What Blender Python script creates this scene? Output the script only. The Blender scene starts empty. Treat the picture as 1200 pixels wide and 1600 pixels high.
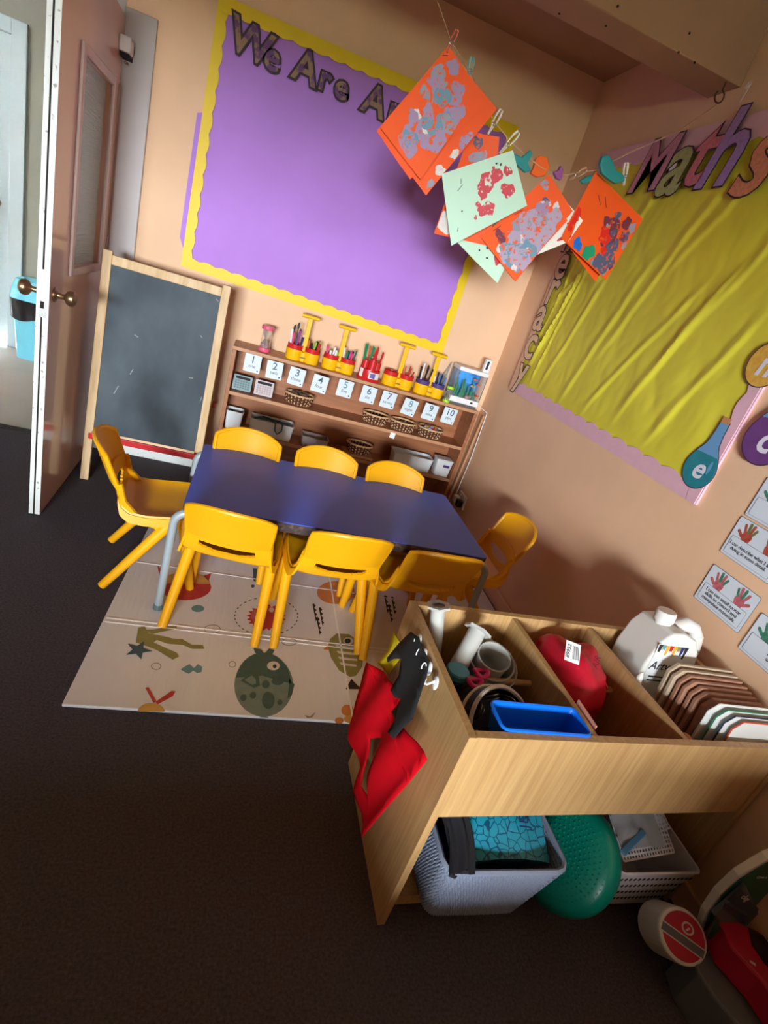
import bpy, bmesh, math, random
from mathutils import Vector, Matrix, Euler, noise as mnoise
from mathutils.geometry import tessellate_polygon
random.seed(7)
S = bpy.context.scene
C = S.collection
PI = math.pi

# ------------------------------------------------------------------ camera
CAM = Vector((0.0, 0.0, 1.3))
FPX = 824.78                                   # focal length in pixels of the 1200 x 1600 frame
AX = (Vector((0.93992243, -0.18141946, 0.28919338)),      # image right
      Vector((0.18427059, -0.44349935, -0.87712751)),     # image down
      Vector((0.28738508, 0.87772166, -0.38342472)))      # view direction
cd = bpy.data.cameras.new('camera')
cam = bpy.data.objects.new('camera', cd); C.objects.link(cam)
r_, d_, f_ = AX
cam.matrix_world = Matrix(((r_.x, -d_.x, -f_.x, CAM.x), (r_.y, -d_.y, -f_.y, CAM.y), (r_.z, -d_.z, -f_.z, CAM.z), (0, 0, 0, 1)))
cd.sensor_fit = 'HORIZONTAL'; cd.sensor_width = 36.0; cd.lens = FPX / 1200 * 36.0
cd.clip_start = 0.02; cd.clip_end = 200
S.camera = cam

# ------------------------------------------------------------------ sky, daylight, exposure
w = bpy.data.worlds.new('sky'); S.world = w; w.use_nodes = True
bg = w.node_tree.nodes['Background']
bg.inputs[0].default_value = (0.90, 0.96, 1.0, 1); bg.inputs[1].default_value = 10.0     # bright overcast sky
WIN = (-1.75, -0.15, 0.95, 1.74)                   # the classroom window behind the camera: x0 x1 z0 z1
REAR = -4.4
def portal(name, loc, rot, sx, sy):
    l = bpy.data.lights.new(name, 'AREA'); l.shape = 'RECTANGLE'; l.size = sx; l.size_y = sy
    l.cycles.is_portal = True
    o = bpy.data.objects.new(name, l); C.objects.link(o); o.location = loc; o.rotation_euler = rot
portal('window_portal', ((WIN[0] + WIN[1]) / 2, REAR - 0.05, (WIN[2] + WIN[3]) / 2), (PI / 2, 0, 0), WIN[1] - WIN[0], WIN[3] - WIN[2])
vs = S.view_settings
vs.view_transform = 'Standard'; vs.look = 'None'; vs.gamma = 1.0; vs.use_curve_mapping = False
vs.exposure = 4.4

# ------------------------------------------------------------------ points measured in the room
def _ray(u, v):
    return AX[0] * (u - 600) + AX[1] * (v - 800) + AX[2] * FPX
def FL(u, v, z=0.0):
    d = _ray(u, v); return CAM + d * ((z - CAM.z) / d.z)
def WY(u, v, y):
    d = _ray(u, v); return CAM + d * ((y - CAM.y) / d.y)
def WX(u, v, x):
    d = _ray(u, v); return CAM + d * ((x - CAM.x) / d.x)

# ------------------------------------------------------------------ materials
def lin(c):
    return tuple(((x / 255) / 12.92 if x / 255 <= 0.04045 else ((x / 255 + 0.055) / 1.055) ** 2.4) for x in c) + (1.0,)
MATS = {}
def mat(name, rgb=(128, 128, 128), rough=0.6, metal=0.0, var=0.0, vscale=8.0, rgb2=None, bump=0.0, bscale=60.0,
        stretch=None, alpha=1.0, trans=0.0, coat=0.0, sheen=0.0, spec=0.5, lo=0.35, hi=0.65, emit=None, detail=4.0, ior=1.45):
    if name in MATS: return MATS[name]
    m = bpy.data.materials.new(name); m.use_nodes = True
    nt = m.node_tree; b = nt.nodes['Principled BSDF']
    b.inputs['Base Color'].default_value = lin(rgb)
    b.inputs['Roughness'].default_value = rough; b.inputs['Metallic'].default_value = metal
    b.inputs['Alpha'].default_value = alpha; b.inputs['Transmission Weight'].default_value = trans
    b.inputs['Coat Weight'].default_value = coat; b.inputs['Sheen Weight'].default_value = sheen
    b.inputs['Specular IOR Level'].default_value = spec; b.inputs['IOR'].default_value = ior
    tc = nt.nodes.new('ShaderNodeTexCoord'); mp = nt.nodes.new('ShaderNodeMapping')
    nt.links.new(tc.outputs['Object'], mp.inputs['Vector'])
    if stretch: mp.inputs['Scale'].default_value = stretch
    n = nt.nodes.new('ShaderNodeTexNoise'); n.inputs['Scale'].default_value = vscale; n.inputs['Detail'].default_value = detail
    nt.links.new(mp.outputs[0], n.inputs['Vector'])
    cr = nt.nodes.new('ShaderNodeValToRGB')
    c1 = lin(rgb); 
    if rgb2 is None:
        k = 1.0 - var; rgb2_ = tuple(x * k for x in c1[:3]) + (1.0,)
    else: rgb2_ = lin(rgb2)
    cr.color_ramp.elements[0].position = lo; cr.color_ramp.elements[0].color = rgb2_
    cr.color_ramp.elements[1].position = hi; cr.color_ramp.elements[1].color = c1
    nt.links.new(n.outputs['Fac'], cr.inputs[0]); nt.links.new(cr.outputs[0], b.inputs['Base Color'])
    if bump > 0:
        n2 = nt.nodes.new('ShaderNodeTexNoise'); n2.inputs['Scale'].default_value = bscale; n2.inputs['Detail'].default_value = 3
        nt.links.new(mp.outputs[0], n2.inputs['Vector'])
        bp = nt.nodes.new('ShaderNodeBump'); bp.inputs['Strength'].default_value = bump; bp.inputs['Distance'].default_value = 0.01
        nt.links.new(n2.outputs['Fac'], bp.inputs['Height']); nt.links.new(bp.outputs[0], b.inputs['Normal'])
    if emit:
        b.inputs['Emission Color'].default_value = lin(emit[0]); b.inputs['Emission Strength'].default_value = emit[1]
    MATS[name] = m
    return m

mat('bounce_cut_wall', (104, 82, 66), 0.7, var=0.2, vscale=3)  # dark tone given to the unseen walls to cut bounced light
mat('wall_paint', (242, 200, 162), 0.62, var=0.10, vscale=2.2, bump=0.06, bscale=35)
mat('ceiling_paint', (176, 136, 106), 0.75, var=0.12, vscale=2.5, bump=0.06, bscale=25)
mat('carpet', (94, 89, 95), 0.95, rgb2=(68, 64, 69), vscale=160, lo=0.3, hi=0.7, bump=0.5, bscale=420, spec=0.1, detail=6)
mat('vinyl', (176, 160, 146), 0.45, var=0.08, vscale=3)
mat('hall_door', (168, 184, 188), 0.4, var=0.06, vscale=5)
mat('hall_paint', (128, 129, 116), 0.7, var=0.06, vscale=2)
mat('white_gloss', (222, 230, 230), 0.3, var=0.06, vscale=5)
mat('frame_paint', (196, 190, 190), 0.35, var=0.08, vscale=4)
mat('chipped_white', (226, 230, 226), 0.45, rgb2=(150, 146, 140), vscale=60, lo=0.28, hi=0.36)
mat('door_paint', (232, 188, 172), 0.22, var=0.10, vscale=2.5, coat=0.3)
mat('dark_gap', (30, 26, 26), 0.8)
mat('brass', (160, 132, 100), 0.32, metal=0.9, var=0.2, vscale=20)
mat('steel', (150, 150, 148), 0.35, metal=0.9)
mat('glass', (235, 245, 242), 0.06, trans=0.9, ior=1.2)
mat('wood_unit', (198, 162, 110), 0.42, rgb2=(172, 132, 84), vscale=7, stretch=(18, 18, 0.6), lo=0.25, hi=0.75, detail=8, coat=0.1)
mat('wood_edge', (190, 148, 100), 0.5, var=0.15, vscale=9)
mat('wood_case', (176, 116, 78), 0.42, rgb2=(150, 94, 60), vscale=5, stretch=(0.6, 6, 9), lo=0.3, hi=0.7, detail=6)
mat('wood_case_edge', (196, 146, 108), 0.5, var=0.12, vscale=8)
mat('wood_pale', (222, 194, 152), 0.55, rgb2=(196, 160, 112), vscale=6, stretch=(7, 7, 0.8), lo=0.3, hi=0.7)
mat('black', (22, 22, 24), 0.5); mat('white', (236, 238, 238), 0.5); mat('paper', (236, 240, 240), 0.55)
mat('ink', (40, 40, 48), 0.7)

# ------------------------------------------------------------------ mesh building
WM = {}
class MB:
    def __init__(s): s.v = []; s.f = []
    def add(s, vs, fs):
        n = len(s.v); s.v += [tuple(p) for p in vs]; s.f += [tuple(i + n for i in f) for f in fs]; return s
    def box(s, x0, y0, z0, x1, y1, z1, M=None):
        p = [Vector((x, y, z)) for z in (z0, z1) for y in (y0, y1) for x in (x0, x1)]
        if M is not None: p = [M @ q for q in p]
        return s.add(p, [(0, 2, 3, 1), (4, 5, 7, 6), (0, 1, 5, 4), (2, 6, 7, 3), (0, 4, 6, 2), (1, 3, 7, 5)])
    def bar(s, a, b, wd, ht, up=(0, 0, 1)):
        a = Vector(a); b = Vector(b); t = (b - a); L = t.length; t.normalize()
        sd = t.cross(Vector(up)); 
        if sd.length < 1e-4: sd = t.cross(Vector((1, 0, 0)))
        sd.normalize(); u = sd.cross(t)
        M = Matrix(((t.x, sd.x, u.x, a.x), (t.y, sd.y, u.y, a.y), (t.z, sd.z, u.z, a.z), (0, 0, 0, 1)))
        return s.box(0, -wd / 2, -ht / 2, L, wd / 2, ht / 2, M)
    def tube(s, pts, r, seg=8, closed=False, caps=True, flat=1.0, up=None):
        pts = [Vector(p) for p in pts]; n = len(pts)
        rs = r if isinstance(r, (list, tuple)) else [r] * n
        ref = None; rings = []
        for i, p in enumerate(pts):
            if closed: t = pts[(i + 1) % n] - pts[i - 1]
            else: t = pts[min(i + 1, n - 1)] - pts[max(i - 1, 0)]
            if t.length < 1e-9: t = Vector((0, 0, 1))
            t.normalize()
            if ref is None:
                ref = Vector(up) if up else (Vector((0, 0, 1)) if abs(t.z) < 0.9 else Vector((1, 0, 0)))
            a = ref - t * ref.dot(t)
            if a.length < 1e-5: a = t.orthogonal()
            a.normalize(); ref = a; b = t.cross(a)
            rings.append([p + (a * math.cos(2 * PI * k / seg) * flat + b * math.sin(2 * PI * k / seg)) * rs[i] for k in range(seg)])
        vs = [q for rg in rings for q in rg]; fs = []
        m = n if closed else n - 1
        for i in range(m):
            j = (i + 1) % n
            for k in range(seg):
                l = (k + 1) % seg
                fs.append((i * seg + k, i * seg + l, j * seg + l, j * seg + k))
        if caps and not closed:
            fs.append(tuple(reversed(range(seg)))); fs.append(tuple((n - 1) * seg + k for k in range(seg)))
        return s.add(vs, fs)
    def lathe(s, prof, seg=20, M=None, sx=1.0, sy=1.0, sq=None):
        vs = []; fs = []; n = len(prof)
        for r, z in prof:
            for k in range(seg):
                a = 2 * PI * (k + 0.5) / seg; c, d = math.cos(a), math.sin(a)
                if sq:
                    g = (abs(c) ** sq + abs(d) ** sq) ** (-1 / sq); c *= g; d *= g
                q = Vector((r * c * sx, r * d * sy, z)); vs.append(M @ q if M is not None else q)
        for i in range(n - 1):
            for k in range(seg):
                l = (k + 1) % seg
                fs.append((i * seg + k, i * seg + l, (i + 1) * seg + l, (i + 1) * seg + k))
        if prof[0][0] > 1e-6: fs.append(tuple(reversed(range(seg))))
        if prof[-1][0] > 1e-6: fs.append(tuple((n - 1) * seg + k for k in range(seg)))
        return s.add(vs, fs)
    def ball(s, c, r, seg=14, rings=8, M=None):
        if not isinstance(r, (tuple, list)): r = (r, r, r)
        c = Vector(c); prof = []
        T = Matrix.Translation(c) @ (M if M is not None else Matrix.Identity(4)) @ Matrix.Diagonal((r[0], r[1], r[2], 1))
        prof = [(max(math.sin(PI * i / rings), 1e-7), -math.cos(PI * i / rings)) for i in range(rings + 1)]
        return s.lathe(prof, seg, T)
    def prism(s, poly, t, M):
        """2D outline extruded by t along +Z of frame M"""
        n = len(poly); a = sum(poly[i][0] * poly[(i + 1) % n][1] - poly[(i + 1) % n][0] * poly[i][1] for i in range(n))
        if a < 0: poly = poly[::-1]
        vs = [M @ Vector((x, y, 0)) for x, y in poly] + [M @ Vector((x, y, t)) for x, y in poly]
        fs = [tuple(reversed(range(n))), tuple(range(n, 2 * n))]
        for i in range(n):
            j = (i + 1) % n; fs.append((i, j, j + n, i + n))
        return s.add(vs, fs)
    def sheet(s, fn, nu, nv, th=0.0, hole=None):
        """surface fn(u,v) in 0..1 with thickness th, optional hole(i,j)->True to leave a cell out"""
        P = [[Vector(fn(i / nu, j / nv)) for j in range(nv + 1)] for i in range(nu + 1)]
        N = []
        for i in range(nu + 1):
            row = []
            for j in range(nv + 1):
                du = P[min(i + 1, nu)][j] - P[max(i - 1, 0)][j]; dv = P[i][min(j + 1, nv)] - P[i][max(j - 1, 0)]
                q = du.cross(dv); q.normalize() if q.length > 1e-12 else None
                row.append(q)
            N.append(row)
        idx = lambda i, j: i * (nv + 1) + j
        K = (nu + 1) * (nv + 1)
        vs = [P[i][j] for i in range(nu + 1) for j in range(nv + 1)]
        cells = set((i, j) for i in range(nu) for j in range(nv) if not (hole and hole(i, j)))
        fs = [(idx(i, j), idx(i + 1, j), idx(i + 1, j + 1), idx(i, j + 1)) for i, j in cells]
        if th:
            vs += [P[i][j] - N[i][j] * th for i in range(nu + 1) for j in range(nv + 1)]
            fs += [(K + idx(i, j + 1), K + idx(i + 1, j + 1), K + idx(i + 1, j), K + idx(i, j)) for i, j in cells]
            for i, j in cells:
                for (di, dj, a, b) in ((-1, 0, (i, j + 1), (i, j)), (1, 0, (i + 1, j), (i + 1, j + 1)), (0, -1, (i, j), (i + 1, j)), (0, 1, (i + 1, j + 1), (i, j + 1))):
                    if (i + di, j + dj) not in cells:
                        p, q = idx(*a), idx(*b); fs.append((q, p, K + p, K + q))
        return s.add(vs, fs)
    def build(s, name, m, parent=None, smooth=False, bevel=0.0, sub=0, local=False):
        me = bpy.data.meshes.new(name); me.from_pydata(s.v, [], s.f); me.update()
        return place(me, name, m, parent, smooth, bevel, sub, local)

def place(me, name, m, parent=None, smooth=False, bevel=0.0, sub=0, local=False):
    o = bpy.data.objects.new(name, me); C.objects.link(o)
    PM = WM.get(parent.name, Matrix.Identity(4)) if parent else Matrix.Identity(4)
    if parent:
        o.parent = parent
        if not local: me.transform(PM.inverted())
    WM[o.name] = PM
    bm = bmesh.new(); bm.from_mesh(me)
    bmesh.ops.remove_doubles(bm, verts=bm.verts, dist=1e-6)
    bm.verts.ensure_lookup_table()
    lone = [v for v in bm.verts if not v.link_faces]
    if lone: bmesh.ops.delete(bm, geom=lone, context='VERTS')
    if smooth:
        for f in bm.faces: f.smooth = True
        for e in bm.edges:
            if len(e.link_faces) == 2 and e.calc_face_angle(0) > 0.7: e.smooth = False
    bm.to_mesh(me); bm.free()
    me.materials.append(MATS[m] if isinstance(m, str) else m)
    if bevel:
        b = o.modifiers.new('bevel', 'BEVEL'); b.width = bevel; b.segments = 4 if bevel > 0.015 else 2; b.limit_method = 'ANGLE'; b.angle_limit = 0.7
    if sub:
        b = o.modifiers.new('subdivision', 'SUBSURF'); b.levels = sub; b.render_levels = sub
    return o

def tag(o, label=None, cat=None, group=None, kind=None):
    if label: o['label'] = label
    if cat: o['category'] = cat
    if group: o['group'] = group
    if kind: o['kind'] = kind
    return o
def thing(name, loc, label, cat, group=None, rz=0.0, kind=None):
    o = bpy.data.objects.new(name, None); C.objects.link(o); o.empty_display_size = 0.05
    o.location = loc; o.rotation_euler = (0, 0, rz)
    WM[o.name] = Matrix.Translation(Vector(loc)) @ Matrix.Rotation(rz, 4, 'Z')
    return tag(o, label, cat, group, kind)
def dup(root, loc, rz, label=None):
    def cp(o, par):
        c = o.copy(); C.objects.link(c); c.parent = par
        for ch in kids.get(o.name, ()): cp(ch, c)
        return c
    kids = {}
    for o in C.objects:
        if o.parent: kids.setdefault(o.parent.name, []).append(o)
    r = cp(root, None); r.location = loc; r.rotation_euler = (0, 0, rz)
    WM[r.name] = Matrix.Translation(Vector(loc)) @ Matrix.Rotation(rz, 4, 'Z')
    if label: r['label'] = label
    return r
def frame(o, X, Y):
    """frame whose local X and Y are given and whose Z faces the viewer"""
    X = Vector(X).normalized(); Y = Vector(Y); Z = X.cross(Y).normalized(); Y = Z.cross(X)
    return Matrix(((X.x, Y.x, Z.x, o[0]), (X.y, Y.y, Z.y, o[1]), (X.z, Y.z, Z.z, o[2]), (0, 0, 0, 1)))
def rot2(M, deg): return M @ Matrix.Rotation(math.radians(deg), 4, 'Z')
def BW(x, z, y): return frame((x, y, z), (1, 0, 0), (0, 0, 1))        # on something facing the camera from the back wall
def RW(y, z, x): return frame((x, y, z), (0, -1, 0), (0, 0, 1))       # on the right wall
def FLO(x, y, z): return frame((x, y, z), (1, 0, 0), (0, 1, 0))       # on the floor

def textmesh(txt, size, depth=0.0006, shear=0.0, offset=0.0, align='CENTER', space=1.0, line=1.0):
    cu = bpy.data.curves.new('lettering', 'FONT'); cu.body = txt; cu.size = size; cu.extrude = depth / 2; cu.shear = shear
    cu.offset = offset; cu.align_x = align; cu.align_y = 'CENTER'; cu.space_character = space; cu.space_line = line; cu.resolution_u = 3
    o = bpy.data.objects.new('lettering', cu); C.objects.link(o)
    dg = bpy.context.evaluated_depsgraph_get(); dg.update()
    me = bpy.data.meshes.new_from_object(o.evaluated_get(dg))
    bpy.data.objects.remove(o); bpy.data.curves.remove(cu)
    return me
def text(name, txt, size, M, m, parent, **k):
    me = textmesh(txt, size, **k); me.transform(M)
    me.materials.clear()
    return place(me, name, m, parent)
def off(M, d): return M @ Matrix.Translation((0, 0, d))
def circ(cx, cy, rx, ry=None, n=24, a0=0.0, a1=2 * PI):
    ry = rx if ry is None else ry
    full = abs(a1 - a0 - 2 * PI) < 1e-6
    k = n if full else n + 1
    return [(cx + rx * math.cos(a0 + (a1 - a0) * i / n), cy + ry * math.sin(a0 + (a1 - a0) * i / n)) for i in range(k)]
def rrect(x0, y0, x1, y1, r, n=4):
    out = []
    for cx, cy, a in ((x1 - r, y0 + r, -PI / 2), (x1 - r, y1 - r, 0), (x0 + r, y1 - r, PI / 2), (x0 + r, y0 + r, PI)):
        out += [(cx + r * math.cos(a + PI / 2 * i / n), cy + r * math.sin(a + PI / 2 * i / n)) for i in range(n + 1)]
    return out
def blob(cx, cy, r, n=18, amp=0.25, seed=0):
    rd = random.Random(seed); ph = [rd.uniform(0, 6.28) for _ in range(4)]
    return [(cx + r * (1 + amp * (0.5 * math.sin(2 * a + ph[0]) + 0.35 * math.sin(3 * a + ph[1]) + 0.3 * math.sin(5 * a + ph[2]))) * math.cos(a),
             cy + r * (1 + amp * (0.5 * math.sin(2 * a + ph[3]) + 0.35 * math.sin(3 * a + ph[1]) + 0.3 * math.sin(5 * a + ph[2]))) * math.sin(a)) for a in [2 * PI * i / n for i in range(n)]]
def flat(name, poly, M, m, parent, t=0.0005):
    return MB().prism(poly, t, M).build(name, m, parent)

# ================================================================== the setting
XR, YB = 1.4075, 3.095                         # right wall and back wall
XL, ZC = -3.4, 2.5
def struct(name, mb, m, parent=None, label=None, **k):
    o = mb.build(name, m, parent, **k)
    if not parent: tag(o, label, None, None, 'structure')
    return o
struct('floor', MB().box(XL, REAR, -0.05, XR, YB + 0.02, 0), 'carpet', label='dark charcoal carpet covering the classroom floor')
DX0, DX1, DZ = -1.62, -0.775, 1.985             # doorway in the back wall
wb = MB().box(DX1, YB, 0, XR + 0.12, YB + 0.12, ZC).box(DX0, YB, DZ, DX1, YB + 0.12, ZC).box(XL - 0.12, YB, 0, DX0, YB + 0.12, ZC)
struct('wall_back', wb, 'wall_paint', label='peach painted back wall behind the purple display board')
struct('wall_right', MB().box(XR, REAR, 0, XR + 0.12, YB, ZC), 'wall_paint', label='peach painted wall on the right behind the yellow display board')
struct('wall_left', MB().box(XL - 0.12, REAR, 0, XL, YB, ZC), 'bounce_cut_wall', label='left wall outside the view, darkened to cut bounced light')
x0, x1, z0, z1 = WIN
struct('wall_rear', MB().box(XL - 0.12, REAR - 0.12, 0, x0, REAR, ZC).box(x1, REAR - 0.12, 0, XR + 0.12, REAR, ZC)
       .box(x0, REAR - 0.12, 0, x1, REAR, z0).box(x0, REAR - 0.12, z1, x1, REAR, ZC), 'bounce_cut_wall', label='window wall behind the camera, darkened to cut bounced light')
wf = MB()
for a in (0, 1 / 3, 2 / 3, 1):
    xx = x0 + (x1 - x0) * a; wf.box(xx - 0.03, REAR - 0.1, z0, xx + 0.03, REAR - 0.05, z1)
wf.box(x0, REAR - 0.1, z0, x1, REAR - 0.05, z0 + 0.05).box(x0, REAR - 0.1, z1 - 0.05, x1, REAR - 0.05, z1)
struct('window_1', wf, 'white_gloss', label='white framed window behind the camera')
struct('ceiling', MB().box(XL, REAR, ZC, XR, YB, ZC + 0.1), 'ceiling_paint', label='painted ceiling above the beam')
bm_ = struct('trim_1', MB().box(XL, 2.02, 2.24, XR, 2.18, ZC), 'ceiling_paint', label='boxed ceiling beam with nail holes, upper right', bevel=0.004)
for k, (u, v) in enumerate([(965, 10), (1077, 52), (1060, 82), (1085, 98)]):
    p = WY(u, v, 2.02); MB().ball((p.x, 2.019, p.z), (0.004, 0.003, 0.004), 8, 5).build('nail_head', 'dark_gap', bm_)
for k, (u, v) in enumerate([(874, 21), (947, 40)]):
    p = FL(u, v, 2.24); MB().ball((p.x, p.y, 2.2395), (0.004, 0.004, 0.003), 8, 5).build('nail_head', 'dark_gap', bm_)
struct('baseboard_back', MB().box(-0.645, YB - 0.016, 0, XR, YB, 0.082), 'chipped_white', label='white chipped skirting board below the chalkboard', bevel=0.003)
struct('baseboard_right', MB().box(XR - 0.014, REAR, 0, XR, YB - 0.016, 0.08), 'wall_paint', label='peach painted skirting board along the right wall', bevel=0.003)
struct('ground_outside', MB().box(-30, -40, -0.6, 30, REAR - 0.3, -0.5), mat('grass_ground', (92, 96, 70), 0.95, var=0.3, vscale=1.5), label='grass outside the window behind the camera')

# hall beyond the doorway
HY = 4.76
struct('floor_hall', MB().box(-3.6, YB + 0.02, -0.05, 0.2, HY, 0.0), 'vinyl', label='beige vinyl floor of the hall beyond the door')
struct('wall_hall', MB().box(-1.76, HY, 0, 0.2, HY + 0.1, 2.5).box(-3.6, HY, 2.06, -1.76, HY + 0.1, 2.5).box(-3.6, HY, 0, -2.75, HY + 0.1, 2.06)
       .box(0.1, YB + 0.12, 0, 0.2, HY, 2.5).box(-3.7, YB + 0.12, 0, -3.6, HY, 2.5), 'hall_paint', label='grey green hall wall seen through the doorway')
struct('ceiling_hall', MB().box(-3.6, YB + 0.02, 2.42, 0.2, HY + 0.1, 2.5), 'white', label='white hall ceiling')
struct('trim_3', MB().box(-3.6, HY - 0.05, 2.36, 0.1, HY, 2.42), 'white_gloss', label='white cornice along the hall ceiling', bevel=0.008)
struct('baseboard_hall', MB().box(-1.76, HY - 0.015, 0, 0.1, HY, 0.09), 'white_gloss', label='white skirting board in the hall', bevel=0.003)
d2 = thing('door_2', (-2.26, HY, 0), 'white panelled hall door and frame beyond the doorway', None, kind='structure')
MB().box(-2.7, HY + 0.02, 0.005, -1.82, HY + 0.06, 2.0).build('door_leaf', 'hall_door', d2, bevel=0.003)
MB().box(-1.83, HY - 0.02, 0, -1.74, HY + 0.08, 2.08).box(-2.78, HY - 0.02, 0, -2.69, HY + 0.08, 2.08).box(-2.69, HY - 0.02, 2.0, -1.83, HY + 0.08, 2.08).build('door_frame', 'hall_door', d2, bevel=0.004)
for za in (0.25, 1.1):
    MB().box(-2.58, HY + 0.012, za, -1.94, HY + 0.03, za + 0.7).build('panel', 'hall_door', d2, bevel=0.008)
MB().ball((-1.90, HY - 0.03, 1.0), 0.028).build('knob', 'brass', d2, smooth=True)
# unseen fill lamp, added to brighten the hall
hl = thing('hall_fill_lamp', (-2.3, 3.75, 2.42), 'added round fill lamp on the hall ceiling, out of view', 'lamp')
MB().lathe([(0.16, 2.42), (0.16, 2.40), (0.15, 2.37), (0.0001, 2.345)], 24, Matrix.Translation((-2.3, 3.75, 0))).build('shade', mat('fill_lamp_glow', (255, 255, 255), 0.5, emit=((225, 240, 255), 0.12)), hl, smooth=True)

# unseen cupboard shape, added to block window light from the foreground floor
cp = thing('low_light_blocker', (-1.4, -1.1, 0), 'added low cupboard shape blocking window light behind the camera, out of view', 'light blocker')
MB().box(-2.6, -1.3, 0, 0.33, -0.9, 0.53).build('blocker_box', 'wood_unit', cp, bevel=0.003)
MB().box(-2.63, -1.33, 0.53, 0.345, -0.87, 0.56).build('top', 'wood_edge', cp, bevel=0.003)
for k in range(4): MB().box(-2.58 + k * 0.72, -0.90, 0.06, -1.88 + k * 0.72, -0.885, 0.51).build('door', 'wood_unit', cp, bevel=0.002)
cq = thing('tall_light_blocker', (0.7, -1.1, 0), 'added taller cupboard shape blocking window light by right wall, out of view', 'light blocker')  # second added blocker, keeps window light off the right foreground and lower wall
MB().box(0.36, -1.3, 0, 1.38, -0.9, 0.82).build('blocker_box', 'wood_unit', cq, bevel=0.003)
MB().box(0.35, -1.33, 0.82, 1.39, -0.87, 0.85).build('top', 'wood_edge', cq, bevel=0.003)
for k in range(2): MB().box(0.38 + k * 0.5, -0.90, 0.06, 0.86 + k * 0.5, -0.885, 0.80).build('door', 'wood_unit', cq, bevel=0.002)

# ================================================================== door, frame
tr = MB().box(-0.772, YB - 0.018, 0, -0.645, YB, 2.0).box(-1.72, YB - 0.018, 1.94, -0.772, YB, 2.04).box(-1.72, YB - 0.018, 0, -1.62, YB, 1.94)
tr.box(-0.79, YB, 0, -0.772, YB + 0.12, 1.985).box(-1.62, YB, 0, -1.60, YB + 0.12, 1.985).box(-1.60, YB, 1.965, -0.79, YB + 0.12, 1.985)
struct('trim_2', tr, 'frame_paint', label='pale grey wooden door frame around the doorway', bevel=0.004)
struct('trim_4', MB().box(-1.60, YB - 0.01, 0, -0.79, YB + 0.05, 0.006), 'dark_gap', label='dark threshold strip in the doorway')
HX, HYD = -0.768, 3.075
ang = math.atan2(2.231 - HYD, -0.729 - HX)
dr = thing('door_1', (HX, HYD, 0), 'open brown pink gloss door with glazed panel and brass knobs', None, rz=ang, kind='structure')
DM = WM[dr.name]
LW = 0.848; T = 0.04; ZT = 1.965
def D(mb, name, m, par=dr, **k):                # door parts: local x along the leaf, local y = -thickness..0, face towards the room at y = 0
    return mb.build(name, m, par, local=True, **k)
wx0, wx1, wz0, wz1 = 0.165, 0.60, 0.99, 1.69
D(MB().box(0, -T, 0.008, wx0, 0, ZT).box(wx1, -T, 0.008, LW - 0.004, 0, ZT).box(wx0, -T, 0.008, wx1, 0, wz0).box(wx0, -T, wz1, wx1, 0, ZT), 'leaf', 'door_paint')
eg = D(MB().box(LW - 0.004, -T, 0.008, LW, -T * 0.62, ZT).box(LW - 0.004, -T * 0.46, 0.008, LW, 0.0, ZT), 'edge_strip', 'chipped_white')
D(MB().box(LW - 0.006, -T * 0.62, 0.008, LW - 0.002, -T * 0.46, ZT), 'seal_groove', 'dark_gap', eg)
for sgn, y0, y1 in ((1, 0.0, 0.012), (-1, -T - 0.012, -T)):
    fm = MB(); e = 0.03
    fm.box(wx0 - e, y0, wz0 - e, wx0, y1, wz1 + e).box(wx1, y0, wz0 - e, wx1 + e, y1, wz1 + e).box(wx0, y0, wz0 - e, wx1, y1, wz0).box(wx0, y0, wz1, wx1, y1, wz1 + e)
    D(fm, 'window_moulding', mat('moulding_paint', (222, 200, 192), 0.35, var=0.08), bevel=0.004)
gm = mat('wired_glass', (205, 218, 212), 0.12, trans=0.55, ior=1.3, bump=0.35, bscale=30, stretch=(0.2, 0.2, 6))
D(MB().box(wx0, -T * 0.6, wz0, wx1, -T * 0.45, wz1), 'glass_pane', gm)
kz = 0.885; kx = 0.575
for sgn in (1, -1):
    y = 0.0 if sgn > 0 else -T
    KM = Matrix.Translation((LW - 0.06, y, kz + 0.02)) @ Matrix.Rotation(-sgn * PI / 2, 4, 'X')
    D(MB().lathe([(0.027, 0), (0.027, 0.004), (0.022, 0.008), (0.011, 0.012), (0.0095, 0.03), (0.013, 0.036), (0.024, 0.042), (0.029, 0.053), (0.027, 0.065), (0.017, 0.073), (0.0001, 0.076)], 20, KM), 'knob', 'brass', smooth=True)
lp = D(MB().box(LW, -0.031, kz - 0.06, LW + 0.002, -0.009, kz + 0.105), 'latch_plate', 'steel')
D(MB().box(LW + 0.002, -0.026, kz - 0.028, LW + 0.004, -0.014, kz - 0.004), 'latch_bolt', 'dark_gap', lp)
for z in (0.2, 1.0, 1.62):
    D(MB().tube([(-0.004, 0.006, z), (-0.004, 0.006, z + 0.1)], 0.006, 8).box(-0.004, -0.001, z, 0.03, 0.003, z + 0.1), 'hinge', 'frame_paint')
dc = D(MB().box(0.015, 0.0, 1.83, 0.09, 0.045, 1.885), 'door_closer', 'white', bevel=0.006)
D(MB().box(0.0, 0.004, 1.815, 0.07, 0.04, 1.828), 'closer_bracket', 'dark_gap', dc)
D(MB().lathe([(0.008, 0), (0.008, 0.006), (0.0001, 0.008)], 10, Matrix.Translation((0.03, 0.022, 1.80))), 'screw_cap', 'brass', dc)

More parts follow.
